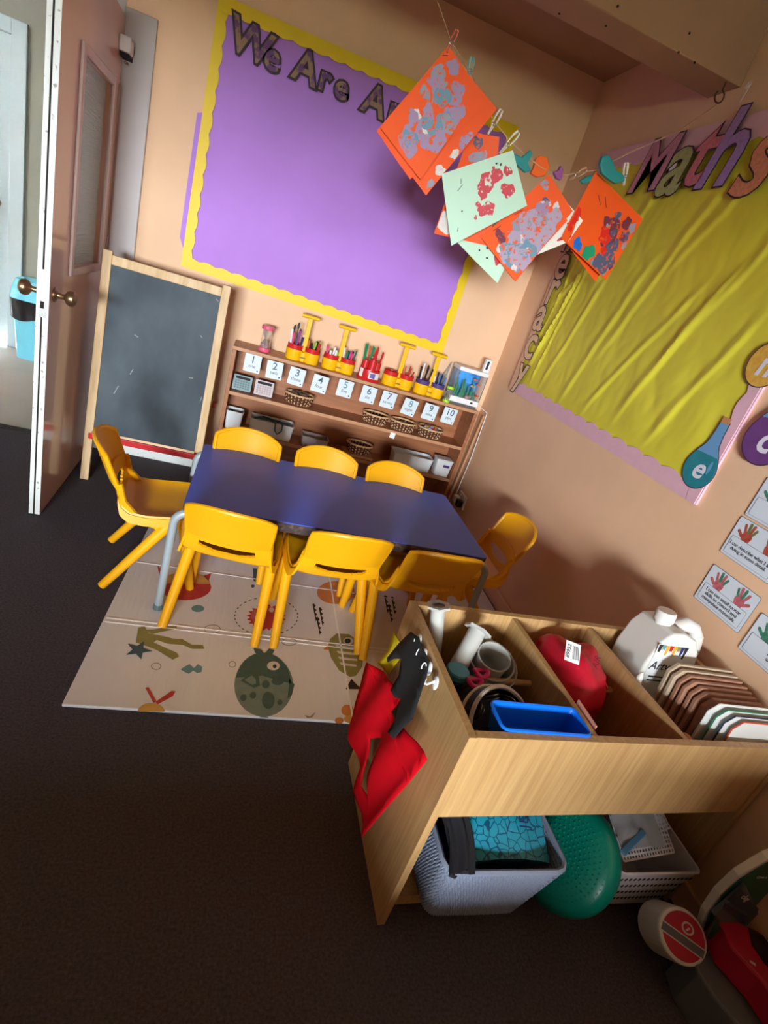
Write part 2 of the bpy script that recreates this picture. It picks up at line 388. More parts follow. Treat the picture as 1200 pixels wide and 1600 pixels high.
# ================================================================== chalkboard easel
ez = thing('chalkboard_easel', (-0.42, 2.78, 0), 'wooden chalkboard easel with black board and red tray beside the door', 'easel')
mat('chalk', (92, 104, 112), 0.8, rgb2=(58, 66, 74), vscale=4.5, lo=0.3, hi=0.72, detail=9, stretch=(1, 1, 0.6))
ytop, ybot, zt = 2.745, 2.655, 1.062
def ey(z): return ybot + (ytop - ybot) * z / zt
xl, xr = -0.70, -0.155
def slab(x0, z0, x1, z1, t0, t1):               # in the tilted front plane
    p = []
    for t in (t0, t1):
        for z in (z0, z1):
            for x in (x0, x1): p.append((x, ey(z) + t, z))
    return MB().add(p, [(0, 1, 3, 2), (4, 6, 7, 5), (0, 4, 5, 1), (2, 3, 7, 6), (0, 2, 6, 4), (1, 5, 7, 3)])
for x in (xl, xr - 0.038): slab(x, 0, x + 0.038, zt + 0.01, 0, 0.022).build('leg', 'wood_pale', ez, bevel=0.003)
slab(xl + 0.038, zt - 0.045, xr - 0.038, zt - 0.005, 0.002, 0.02).build('top_rail', 'wood_pale', ez, bevel=0.003)
slab(xl + 0.038, 0.255, xr - 0.038, zt - 0.045, 0.008, 0.016).build('board_panel', 'chalk', ez)
mat('red_paint', (196, 40, 44), 0.35, var=0.08)
ty = ey(0.24)
MB().box(xl + 0.03, ty - 0.045, 0.232, xr - 0.02, ty + 0.012, 0.242).box(xl + 0.03, ty - 0.05, 0.232, xr - 0.02, ty - 0.043, 0.262).build('chalk_tray', 'red_paint', ez, bevel=0.003)
for x in (xl + 0.002, xr - 0.036):
    MB().bar((x + 0.017, 2.985, 0), (x + 0.017, 2.768, zt), 0.034, 0.022, (0, 1, 0)).build('leg', 'wood_pale', ez, bevel=0.003)
MB().bar((xl + 0.03, 2.87, 0.62), (xr - 0.03, 2.87, 0.62), 0.01, 0.68, (0, -0.2, 1)).build('rear_panel', 'white', ez)
MB().box(xl + 0.02, 2.93, 0.43, xr + 0.012, 2.985, 0.455).build('rear_tray', 'red_paint', ez, bevel=0.003)
mat('chalk_mark', (150, 156, 160), 0.9)
for u0, v0, u1, v1 in ((178, 615, 185, 603), (313, 524, 316, 528), (338, 467, 341, 471), (210, 523, 216, 527), (315, 620, 313, 627), (203, 585, 208, 577), (295, 590, 302, 591)):
    ps = []
    for (u, v) in ((u0, v0), (u1, v1)):
        q = WY(u, v, 2.70); q = WY(u, v, ey(q.z)); q = WY(u, v, ey(q.z) + 0.007); ps.append(q)
    MB().bar(ps[0], ps[1], 0.0012, 0.004, (0, 0, 1)).build('chalk_mark', 'chalk_mark', ez)

# ================================================================== display boards
mat('purple_paper', (184, 128, 226), 0.6, var=0.08, vscale=3); mat('yellow_border', (242, 208, 10), 0.5, var=0.05)
mat('yellow_paper', (226, 216, 62), 0.55, var=0.06, vscale=3); mat('pink_border', (232, 186, 200), 0.55, var=0.05, vscale=30)
mat('letter_outline', (58, 36, 52), 0.6)
pb = thing('display_board', (0.31, YB, 1.04), 'purple display board with scalloped yellow border and cut-out lettering', 'display board')
TL, TR, BL, BR = (-0.42, 2.172), (1.05, 2.18), (-0.428, 1.072), (1.043, 1.022)
def bil(c, s, t):                                # s right, t up
    TL, TR, BL, BR = c
    return tuple((BL[i] * (1 - s) + BR[i] * s) * (1 - t) + (TL[i] * (1 - s) + TR[i] * s) * t for i in (0, 1))
PC = (TL, TR, BL, BR)
def wrinkle(x, z, a, sc, sd):
    return a * (mnoise.noise(Vector((x * sc, z * sc * 0.6, sd))) + 0.5 * abs(mnoise.noise(Vector((x * sc * 2.2 + z, z * sc * 1.5, sd + 3)))))
def pfn(s, t):
    x, z = bil(PC, 0.02 + 0.96 * s, 0.02 + 0.96 * t); e = min(s, 1 - s, t, 1 - t)
    return (x, YB - 0.010 - max(0, wrinkle(x, z, 0.006, 4.0, 1.0)) * min(1, e * 8), z)
MB().prism([TL, TR, BR, BL], 0.008, BW(0, 0, YB - 0.0005)).build('backing', 'purple_paper', pb)
MB().sheet(pfn, 60, 46, 0.0012).build('paper', 'purple_paper', pb, smooth=True)
def scallop(corners, side, width, n, M, name, m, par, t=0.0025, amp=0.009, lo=0.0, hi=1.0):
    """border strip along one side; the inner edge is scalloped"""
    def pt(a, dpth):
        if side == 'L': s, tt = 0, a
        elif side == 'R': s, tt = 1, a
        elif side == 'B': s, tt = a, 0
        else: s, tt = a, 1
        p = bil(corners, s, tt); dx, dz = {'L': (1, 0), 'R': (-1, 0), 'B': (0, 1), 'T': (0, -1)}[side]
        return (p[0] + dx * dpth, p[1] + dz * dpth)
    outer = [pt(lo, 0), pt(hi, 0)]; K = n * 8
    inner = [pt(hi + (lo - hi) * i / K, width + amp * abs(math.sin(PI * i / 8)) ) for i in range(K + 1)]
    return MB().prism(outer + inner, t, M).build(name, m, par)
BM = BW(0, 0, YB - 0.016)
scallop(PC, 'L', 0.040, 13, BM, 'border_strip', 'yellow_border', pb)
scallop(PC, 'R', 0.040, 13, off(BM, 0.001), 'border_strip', 'yellow_border', pb)
scallop(PC, 'T', 0.048, 18, off(BM, 0.002), 'border_strip', 'yellow_border', pb)
scallop(PC, 'B', 0.044, 18, off(BM, 0.003), 'border_strip', 'yellow_border', pb)
MB().prism([(-0.447, 1.73), (-0.42, 1.74), (-0.428, 1.15), (-0.452, 1.2)], 0.001, BW(0, 0, YB - 0.001)).build('paper_edge', 'purple_paper', pb)
mat('letter_olive', (150, 120, 92), 0.6, rgb2=(104, 64, 120), vscale=26, lo=0.42, hi=0.52); mat('letter_white', (238, 236, 240), 0.6)
def cutout(ch, size, M, m, par, outline=0.012, shear=0.0, name=None):
    l = text('letter', ch, size, M, 'letter_outline', par, offset=0.016 * size + outline * 0.45, depth=0.001, shear=shear)
    text('letter_face', ch, size, off(M, 0.001), m, l, offset=0.016 * size, depth=0.001, shear=shear)
    return l
for ch, u, v, sz, tl in (('W', 392, 68, 0.175, -6), ('e', 426, 90, 0.15, -4), ('A', 478, 108, 0.165, -3), ('r', 508, 124, 0.14, -2), ('e', 534, 137, 0.14, 2), ('A', 586, 160, 0.165, -4), ('r', 616, 172, 0.14, 0)):
    p = WY(u, v, YB - 0.022); cutout(ch, sz, rot2(BW(p.x, p.z, YB - 0.022), tl), 'letter_olive', pb, 0.02)
for u, v, k in ((429, 82, 0), (481, 105, 1), (537, 130, 0), (586, 157, 1)):
    p = WY(u, v, YB - 0.021)
    flat('letter_hole', circ(0, 0, 0.013, 0.014, 10) if k == 0 else [(-0.016, -0.025), (0.014, -0.025), (0.0, 0.028)], BW(p.x, p.z, YB - 0.0185), 'letter_white', pb)

mb_ = thing('display_board', (XR, 2.04, 0.97), 'yellow maths display board with crumpled paper and pink border', 'display board')
# corners in (s = metres from the left edge along the wall, z)
Y0 = 2.80
YC = ((0.0, 2.14), (1.50, 2.125), (0.0, 0.972), (1.505, 0.965))
YM = RW(Y0, 0, XR - 0.0005)
MB().prism([YC[0], YC[1], YC[3], YC[2]], 0.008, YM).build('backing', 'pink_border', mb_)
mat('peach_card', (226, 182, 150), 0.6)
MB().prism([(0.0, 2.13), (0.065, 2.13), (0.05, 0.975), (0.0, 0.975)], 0.001, off(YM, 0.017)).build('letter_strip', 'peach_card', mb_)
CR = ((0.06, 1.42, 0.42, 0.30, 0.010), (0.10, 1.05, 0.30, 0.62, 0.008), (0.16, 1.20, 0.36, 0.75, 0.007), (0.05, 1.00, 0.26, 0.44, 0.010), (0.30, 1.02, 0.50, 0.62, 0.012), (0.52, 1.00, 0.78, 0.72, 0.016), (0.66, 1.25, 0.98, 0.72, 0.018), (0.72, 1.02, 1.10, 0.62, 0.012), (0.95, 1.05, 1.22, 0.66, 0.016), (1.02, 1.25, 1.36, 0.66, 0.018), (0.20, 0.99, 0.32, 0.80, 0.008), (0.40, 1.5, 0.62, 0.5, 0.02), (0.85, 1.6, 1.15, 0.45, 0.02), (1.15, 1.02, 1.40, 0.55, 0.014), (0.08, 1.18, 0.22, 0.70, 0.006))
def crease(s, z):
    h = 0.0
    for (s0, z0, s1, ln, w_) in CR:              # folds running up and to the right
        d = Vector((s1 - s0, ln)); L = d.length; d /= L; p = Vector((s - s0, z - z0)); a = p.dot(d); q = p.x * d.y - p.y * d.x
        q += 0.018 * mnoise.noise(Vector((s * 4, z * 4, s0 * 9)))
        e = max(0.0, min(1.0, min(a, L - a) / 0.12))
        h += 0.0075 * e * max(0.0, 1 - abs(q) / (w_ * (1.0 if q > 0 else 2.6)))
    return h + 0.007 * abs(mnoise.noise(Vector((s * 6 + z * 2, z * 4, 2)))) + 0.003 * abs(mnoise.noise(Vector((s * 17, z * 11, 5))))
def yfn(s, t):
    x, z = bil(YC, 0.015 + 0.97 * s, 0.02 + 0.96 * t); e = min(s, 1 - s, t, 1 - t)
    return YM @ Vector((x, z, 0.010 + crease(x, z) * min(1, e * 12)))
MB().sheet(lambda s, t: yfn(s, t), 170, 140, 0.001).build('paper', 'yellow_paper', mb_, smooth=True)
scallop(YC, 'B', 0.052, 15, off(YM, 0.012), 'border_strip', 'pink_border', mb_, amp=0.012)
scallop(YC, 'R', 0.035, 13, off(YM, 0.013), 'border_strip', 'pink_border', mb_, amp=0.012)
scallop(YC, 'T', 0.075, 15, off(YM, 0.014), 'border_strip', 'pink_border', mb_, amp=0.012)
for nm, c in (('letter_mauve', (212, 150, 170)), ('letter_green', (184, 190, 124)), ('letter_red', (222, 128, 140)), ('letter_purple', (178, 142, 204)), ('letter_orange', (228, 150, 112)), ('letter_peach', (240, 204, 166))):
    mat(nm, c, 0.6, var=0.22, vscale=90)
for ch, u, v, sz, m in (('M', 1016, 263, 0.27, 'letter_mauve'), ('a', 1056, 258, 0.33, 'letter_green'), ('t', 1094, 243, 0.31, 'letter_red'), ('h', 1131, 238, 0.34, 'letter_purple'), ('s', 1187, 243, 0.36, 'letter_orange')):
    p = WX(u, v, XR - 0.03); cutout(ch, sz, RW(p.y, p.z, XR - 0.03), m, mb_, 0.012, shear=0.22)
p = WX(1052, 258, XR - 0.03); flat('letter_hole', circ(0, 0, 0.017, 0.032, 12), RW(p.y, p.z, XR - 0.029), 'letter_white', mb_)
for ch, u, v, sz in (('u', 908, 345, 0.22), ('m', 893, 375, 0.17), ('e', 880, 411, 0.24), ('r', 865, 451, 0.25), ('a', 846, 492, 0.25), ('c', 831, 536, 0.26), ('y', 817, 580, 0.22), ('.', 812, 600, 0.10)):
    if ch == '.': continue
    p = WX(u, v, XR - 0.022); cutout(ch, sz, RW(p.y, p.z, XR - 0.022), 'letter_peach', mb_, 0.012)
p = WX(848, 496, XR - 0.02); flat('letter_hole', circ(0, 0, 0.012, 0.024, 10), RW(p.y, p.z, XR - 0.0185), 'letter_white', mb_)

# ------------------------------------------------------------------ phoneme bottles and cards on the right wall
mat('teal_print', (28, 138, 152), 0.35, var=0.15, vscale=40); mat('blue_print', (104, 160, 206), 0.35); mat('purple_print', (112, 64, 132), 0.35, var=0.15, vscale=30)
mat('gold_print', (226, 190, 72), 0.4, rgb2=(222, 160, 60), vscale=70); mat('cork_print', (196, 140, 90), 0.5); mat('lilac_white', (226, 226, 238), 0.4)
def bottle_outline(r, nl, nw, e=0.0, cut=None):
    R_ = r + e; half = []                        # right half, from the bottom up: round bulb, tapering shoulder, neck
    for i in range(13): a = -PI / 2 + math.radians(120) * i / 12; half.append((R_ * math.cos(a), R_ * math.sin(a)))
    half += [(r * 0.72 + e, r * 0.80), (r * 0.52 + e, r * 1.08), (nw * 1.5 + e, r * 1.32), (nw * 1.12 + e, r + nl * 0.55), (nw + e, r + nl + e)]
    if cut is not None: half = [p_ for p_ in half if p_[1] <= cut]
    return half + [(-x, y) for x, y in reversed(half)][:-1]
def bottle(u, v, r, nl, nw, rot, ch, m, label, sz):
    p = WX(u, v, XR); t = thing('wall_cutout', (XR - 0.016, p.y, p.z), label, 'wall cutout')
    M = rot2(RW(p.y, p.z, XR - 0.016), rot)
    flat('card', bottle_outline(r, nl, nw, 0.003), M, 'letter_outline', t, 0.0008)
    MB().prism(bottle_outline(r, nl, nw), 0.0004, off(M, 0.0008)).build('neck_print', 'blue_print', t)
    MB().prism(bottle_outline(r, nl, nw, 0.0, r * 0.85), 0.0004, off(M, 0.0013)).build('liquid_print', m, t)
    MB().prism([(-nw, r + nl - 0.004), (nw, r + nl - 0.004), (nw, r + nl + 0.016), (-nw, r + nl + 0.016)], 0.0006, off(M, 0.0013)).build('cork_print', 'cork_print', t)
    text('letter', ch, sz * 1.1, rot2(off(RW(p.y, p.z, XR - 0.016), 0.0022), 0), 'lilac_white', t, offset=0.002, shear=0.2)
    flat('highlight', circ(r * 0.55, r * 0.25, r * 0.09, r * 0.35, 10), off(M, 0.0018), 'blue_print', t, 0.0003)
bottle(1099, 734, 0.062, 0.092, 0.016, 0, 'e', 'teal_print', 'teal potion bottle cutout with letter e on yellow board corner', 0.085)
bottle(1204, 690, 0.070, 0.10, 0.017, 0, 'c', 'purple_print', 'purple potion bottle cutout with letter c at right edge', 0.10)
p = WX(1206, 573, XR)
t = thing('wall_cutout', (XR - 0.02, p.y, p.z), 'round yellow cutout with letter n on maths board edge', 'wall cutout')
M = RW(p.y, p.z, XR - 0.02)
flat('card', circ(0, 0, 0.066, None, 30), M, 'letter_outline', t, 0.0008); flat('face_print', circ(0, 0, 0.063, None, 30), off(M, 0.0008), 'gold_print', t)
text('letter', 'n', 0.105, off(M, 0.002), 'lilac_white', t, offset=0.002, shear=0.2)

for nm, c in (('hand_red', (190, 84, 66)), ('hand_green', (70, 140, 110)), ('hand_pink', (206, 110, 120)), ('hand_olive', (120, 130, 70)), ('card_line', (86, 92, 110)), ('pale_blue', (216, 226, 236))):
    mat(nm, c, 0.6, var=0.35 if nm[0] == 'h' else 0.0, vscale=90)
def hand(M, s, m, par, flip=1, m2=None):
    o = flat('hand_print', [(x * s * flip, y * s) for x, y in ((-0.30, -0.5), (0.28, -0.5), (0.42, 0.0), (0.34, 0.2), (-0.36, 0.2), (-0.42, -0.1))], M, m, par, 0.0004)
    for i, (bx, by, tx, ty, w_) in enumerate(((-0.28, 0.15, -0.52, 0.75, 0.095), (-0.08, 0.2, -0.14, 0.95, 0.1), (0.1, 0.2, 0.2, 0.93, 0.1), (0.28, 0.15, 0.5, 0.72, 0.085), (-0.36, -0.2, -0.85, 0.15, 0.11))):
        d = Vector((tx - bx, ty - by, 0)); L = d.length; a = math.atan2(d.y, d.x)
        pts = [(0, -w_), (L - w_, -w_)] + circ(L - w_, 0, w_, None, 6, -PI / 2, PI / 2) + [(0, w_)]
        pts = [((bx + x * math.cos(a) - y * math.sin(a)) * s * flip, (by + x * math.sin(a) + y * math.cos(a)) * s) for x, y in pts]
        flat('finger_print', pts, off(M, 0.0003), m2 if (m2 and i in (1, 3)) else m, o, 0.0003)
def handcard(u, v, txt, label, ms):
    p = WX(u, v, XR); t = thing('wall_card', (XR - 0.003, p.y, p.z), label, 'wall card')
    M = RW(p.y, p.z, XR - 0.002); W_, H_ = 0.176, 0.12        # origin at the card's top-left corner
    flat('border_print', rrect(0, -H_, W_, 0, 0.006), M, 'card_line', t, 0.0008)
    flat('card', rrect(0.0012, -H_ + 0.0012, W_ - 0.0012, -0.0012, 0.005), off(M, 0.0008), 'pale_blue', t, 0.0004)
    hand(off(M, 0.0012) @ Matrix.Translation((0.050, -0.042, 0)), 0.040, ms[0], t, 1, ms[1])
    hand(off(M, 0.0012) @ Matrix.Translation((0.128, -0.042, 0)), 0.040, ms[2], t, -1, ms[3])
    flat('text_box', rrect(0.010, -0.112, W_ - 0.010, -0.058, 0.004), off(M, 0.0018), 'card_line', t, 0.0003)
    flat('text_panel', rrect(0.0108, -0.1112, W_ - 0.0108, -0.0588, 0.0035), off(M, 0.0021), 'pale_blue', t, 0.0003)
    text('lettering', txt, 0.0150, off(M, 0.0027) @ Matrix.Translation((W_ / 2, -0.085, 0)), 'ink', t, line=0.9)
handcard(1160, 806, 'I can describe what I am\ndoing in some detail.', 'white card with red hand prints about describing, above other cards', ('hand_red', 'hand_olive', 'hand_red', None))
handcard(1117, 881, 'I can use small motor\nskills to control and\nmanipulate materials.', 'white card with multicoloured hand prints nearest the white paint jug', ('hand_pink', 'hand_green', 'hand_pink', 'hand_green'))
handcard(1192, 957, 'I can\nand', 'white card with green hand print cut off by right edge, lowest', ('hand_green', 'hand_pink', 'hand_green', None))
handcard(1201, 745, 'ap', 'white card cut off by the right edge below purple bottle cutout', ('hand_green', 'hand_red', 'hand_green', None))

# ================================================================== play mat
mat('mat_face', (234, 234, 234), 0.5, var=0.10, vscale=5, bump=0.12, bscale=60, stretch=(1, 0.2, 1)); mat('mat_seam', (250, 248, 246), 0.4)
MT = 0.010
pm = thing('play_mat', (0.5, 1.95, 0), 'cream folding play mat printed with fish under the blue table', 'play mat')
MB().prism([(-0.322, 1.212), (1.375, 1.235), (1.385, 2.70), (-0.296, 2.716)], MT, FLO(0, 0, 0.0005)).build('foam_sheet', 'mat_face', pm, bevel=0.003)
MZ = MT + 0.0005
def mline(a, b, wd, name='fold_seam', m='mat_seam'):
    MB().bar((a[0], a[1], MZ + 0.0005), (b[0], b[1], MZ + 0.0005), wd, 0.0016).build(name, m, pm)
for uv0, uv1 in (((160, 964), (640, 1009)), ((158, 970), (640, 1015)), ((230, 880), (480, 915))):
    a, b = FL(*uv0, MZ), FL(*uv1, MZ); dx = b.x - a.x
    sl = (b.y - a.y) / dx; mline((-0.308, a.y + sl * 0.1 * (-0.308 - a.x)), (1.37, a.y + sl * 0.1 * (1.37 - a.x)), 0.006)
a, b = FL(516, 898, MZ), FL(549, 1125, MZ); xm = (a.x + b.x) / 2
mline((xm, 1.225), (xm, 2.70), 0.006)
for nm, c in (('print_darkgreen', (66, 100, 96)), ('print_sage', (120, 144, 136)), ('print_olive', (150, 146, 84)), ('print_red', (200, 64, 60)), ('print_gold', (222, 174, 92)), ('print_teal', (110, 160, 164)), ('print_navy', (62, 92, 104)), ('print_orange', (222, 140, 78)), ('print_black', (44, 36, 36)), ('print_cream', (222, 216, 204)), ('print_pink', (206, 110, 104)), ('print_line', (150, 144, 136))):
    mat(nm, c, 0.5, var=0.12, vscale=40)
_lv = [0]
def mp_(name, pts, m, lv=0, par=None):
    P2 = [FL(u, v, MZ) for u, v in pts]
    return MB().prism([(q.x, q.y) for q in P2], 0.0004, FLO(0, 0, MZ + 0.0002 + 0.0004 * lv)).build(name, m, par or pm)
def ell(cu, cv, a, b=None, n=20, **k): return circ(cu, cv, a, b, n, **k)
def ring(name, cu, cv, a, b, m, wd=1.2, n=24, dash=0):
    out = ell(cu, cv, a, b, n); inn = ell(cu, cv, a - wd, b - wd * 0.8, n); mb = MB()
    P = [FL(u, v, MZ + 0.0006) for u, v in out]; Q = [FL(u, v, MZ + 0.0006) for u, v in inn]
    for i in range(n):
        if dash and i % 2: continue
        j = (i + 1) % n; mb.add([P[i], P[j], Q[j], Q[i]], [(0, 3, 2, 1)])
    mb.build(name, m, pm)
# dark green fish
fb = mp_('fish_print', ell(412, 1071, 46, 49, 28), 'print_sage')
mp_('fish_head_print', ell(411, 1066, 43, 46, 14, a0=-PI + 0.15, a1=0.05) + [(410, 1056)], 'print_darkgreen', 1, fb)
mp_('fish_comb_print', [(398, 1020), (396, 1013), (408, 1015), (413, 1022), (420, 1014), (429, 1016), (424, 1026), (412, 1030)], 'print_darkgreen', 2, fb)
mp_('fish_fin_print', [(376, 1064), (393, 1051), (404, 1058), (406, 1072), (396, 1075)], 'print_darkgreen', 3, fb)
mp_('fish_fin_print', [(382, 1063), (393, 1056), (399, 1061), (400, 1069), (394, 1071)], 'print_sage', 4, fb)
for u, v, a, b in ((434, 1065, 10, 6), (415, 1070, 6, 6), (395, 1087, 5, 5), (419, 1095, 10, 13), (380, 1091, 5, 5), (437, 1098, 4, 4)): mp_('fish_spot_print', ell(u, v, a, b, 14), 'print_darkgreen', 3, fb)
mp_('fish_eye_print', ell(427, 1041, 10, 7, 14), 'print_cream', 4, fb); mp_('fish_pupil_print', ell(429, 1042, 3, 3, 10), 'print_black', 5, fb)
mp_('fish_fin_print', [(452, 1060), (460, 1070), (456, 1086), (449, 1092), (451, 1075)], 'print_darkgreen', 1, fb)
mp_('fish_tail_print', [(405, 1121), (412, 1116), (420, 1122)], 'print_sage', 1, fb)
# olive striped fish
fb = mp_('fish_print', [(516, 998), (526, 990), (545, 991), (560, 1002), (568, 1020), (566, 1042), (556, 1056), (547, 1058), (530, 1048), (517, 1028), (512, 1010)], 'print_olive')
for i in range(4): mp_('fish_stripe_print', [(524 + i * 2, 1008 + i * 9), (560 - i * 1, 1012 + i * 9), (560 - i, 1015 + i * 9), (527 + i * 2, 1012 + i * 9)], 'print_cream', 1, fb)
mp_('fish_eye_print', ell(544, 1002, 8, 6, 14), 'print_cream', 2, fb); mp_('fish_pupil_print', ell(543, 1002, 5, 4, 10), 'print_black', 3, fb)
mp_('fish_beak_print', [(513, 1008), (505, 1015), (513, 1016)], 'print_orange', 1, fb)
mp_('fish_tail_print', [(549, 1061), (540, 1077), (564, 1077)], 'print_black', 1, fb)
# red puffer in a dashed ring
pts = []
for i in range(40):
    r = 1.0 if i % 2 else 0.80; a = 2 * PI * i / 40; pts.append((416 + 31 * r * math.cos(a), 965 + 21 * r * math.sin(a)))
fb = mp_('fish_print', pts, 'print_red'); mp_('fish_cheek_print', ell(404, 962, 12, 11, 14), 'print_pink', 1, fb)
mp_('fish_eye_print', ell(424, 953, 4, 4, 10), 'print_cream', 1, fb)
ring('dashed_ring_print', 416, 963, 50, 30, 'print_black', 1.4, 64, 1)
# seaweed, starfish, shell, bubbles
mp_('seaweed_print', [(216, 981), (226, 979), (232, 990), (258, 995), (270, 998), (285, 999), (300, 1008), (317, 1008), (319, 1014), (300, 1014), (286, 1008), (262, 1006), (245, 1000), (240, 1004), (262, 1014), (276, 1020), (280, 1026), (270, 1031), (255, 1022), (245, 1016), (230, 1010), (212, 1004)], 'print_olive')
mp_('seaweed_print', [(224, 985), (240, 984), (262, 979), (276, 979), (276, 983), (255, 987), (238, 991)], 'print_olive', 1)
st = []
for i in range(10):
    r = (1.0, 0.42)[i % 2]; a = 2 * PI * i / 10 + 0.1; st.append((216 + 22 * r * math.cos(a), 1016 + 15 * r * math.sin(a)))
mp_('starfish_print', st, 'print_navy', 2)
mp_('shell_print', [(282, 1046), (290, 1041), (296, 1038), (303, 1044), (309, 1038), (316, 1042), (315, 1050), (308, 1052), (302, 1048), (295, 1053), (288, 1050)], 'print_teal')
ring('bubble_print', 244, 1041, 8, 5.5, 'print_line'); ring('bubble_print', 363, 1038, 6, 5, 'print_line'); ring('bubble_print', 332, 983, 13, 7, 'print_line'); ring('bubble_print', 452, 1003, 12, 6, 'print_line')
# crab at the front edge
cb = mp_('crab_print', ell(236, 1112, 21, 13, 16, a0=-PI, a1=0), 'print_gold')
mp_('claw_print', [(227, 1075), (232, 1074), (244, 1096), (240, 1099)], 'print_red', 1, cb); mp_('claw_print', [(243, 1097), (268, 1080), (274, 1081), (270, 1088), (246, 1101)], 'print_red', 1, cb)
# fish behind the table leg
fb = mp_('fish_print', ell(290, 918, 40, 20, 24), 'print_red'); mp_('fish_back_print', ell(290, 912, 38, 18, 14, a0=-PI, a1=0), 'print_gold', 1, fb)
mp_('fish_tail_print', [(253, 892), (246, 884), (250, 905)], 'print_red', 1, fb); mp_('fish_tail_print', [(318, 900), (330, 896), (326, 908)], 'print_red', 1, fb)
mp_('pebble_print', ell(309, 951, 10, 5.5, 14), 'print_teal'); mp_('pebble_print', ell(395, 916, 3, 2.5, 10), 'print_navy')
fb = mp_('fish_print', ell(525, 926, 30, 18, 20), 'print_orange'); mp_('fish_eye_print', ell(536, 938, 5, 4, 10), 'print_cream', 1, fb)
mp_('fish_print', [(395, 888), (425, 890), (432, 905), (410, 912), (396, 908)], 'print_navy')
for cx, cy in ((493, 957), (499, 978), (503, 963), (605, 944), (611, 958), (616, 946)):
    zz = []
    for i in range(9): zz.append((cx - 3 + i * 0.5 + (3 if i % 2 else 0), cy - 14 + i * 3.4))
    mp_('zigzag_print', zz + [(cx - 4 + 4.5, cy + 14), (cx - 5, cy - 13)], 'print_black')
mp_('plant_print', ell(543, 1110, 10, 9, 14), 'print_orange'); mp_('plant_print', ell(530, 1126, 7, 5, 12), 'print_orange'); mp_('plant_print', ell(552, 1124, 15, 7, 12), 'print_gold', 1)
mp_('bird_print', [(476, 1117), (484, 1120), (494, 1112), (488, 1121), (480, 1122)], 'print_line')

# ================================================================== table
mat('table_blue', (70, 104, 222), 0.38, vscale=4, rgb2=(76, 104, 212), spec=0.35); mat('table_edge', (66, 50, 50), 0.5, rgb2=(104, 86, 74), vscale=50, lo=0.35, hi=0.5)
mat('leg_grey', (176, 190, 198), 0.35, metal=0.3, var=0.1); mat('leg_foot', (90, 110, 112), 0.6); mat('leg_dark', (112, 104, 108), 0.4)
TZ = 0.456
tx0, tx1, ty0, ty1 = -0.128, 1.022, 1.678, 2.285
tb = thing('table', (0.45, 1.98, MZ), 'low rectangular blue topped table with grey metal legs', 'table')
MB().prism(rrect(tx0, ty0, tx1, ty1, 0.02), 0.003, FLO(0, 0, TZ - 0.003)).build('table_top', 'table_blue', tb)
MB().prism(rrect(tx0 - 0.001, ty0 - 0.001, tx1 + 0.001, ty1 + 0.001, 0.02), 0.017, FLO(0, 0, TZ - 0.0202)).build('edge_band', 'table_edge', tb, bevel=0.002)
fr_ = MB()
for y in (ty0 + 0.05, ty1 - 0.05): fr_.box(tx0 + 0.09, y - 0.01, TZ - 0.06, tx1 - 0.09, y + 0.01, TZ - 0.0205)
for x in (tx0 + 0.1, tx1 - 0.1): fr_.box(x - 0.01, ty0 + 0.05, TZ - 0.05, x + 0.01, ty1 - 0.05, TZ - 0.0205)
fr_.build('under_frame', 'table_edge', tb)
for sx, x in ((-1, tx0), (1, tx1)):
    for sy, y in ((-1, ty0), (1, ty1)):
        yy = y - sy * 0.012
        pts = [(x + sx * 0.030, yy, MZ + 0.012), (x + sx * 0.026, yy, 0.2), (x + sx * 0.022, yy, 0.37)]
        for k in range(1, 7):
            a = PI / 2 * k / 6; pts.append((x + sx * 0.022 - sx * 0.045 * (1 - math.cos(a)), yy, 0.37 + 0.048 * math.sin(a)))
        pts.append((x - sx * 0.14, yy, 0.4185))
        lg = MB().tube(pts, 0.0145, 12).build('leg', 'leg_grey', tb, smooth=True)
        MB().lathe([(0.017, MZ), (0.017, MZ + 0.014), (0.0155, MZ + 0.02)], 12, Matrix.Translation((x + sx * 0.030, yy, 0))).build('foot', 'leg_foot', lg)

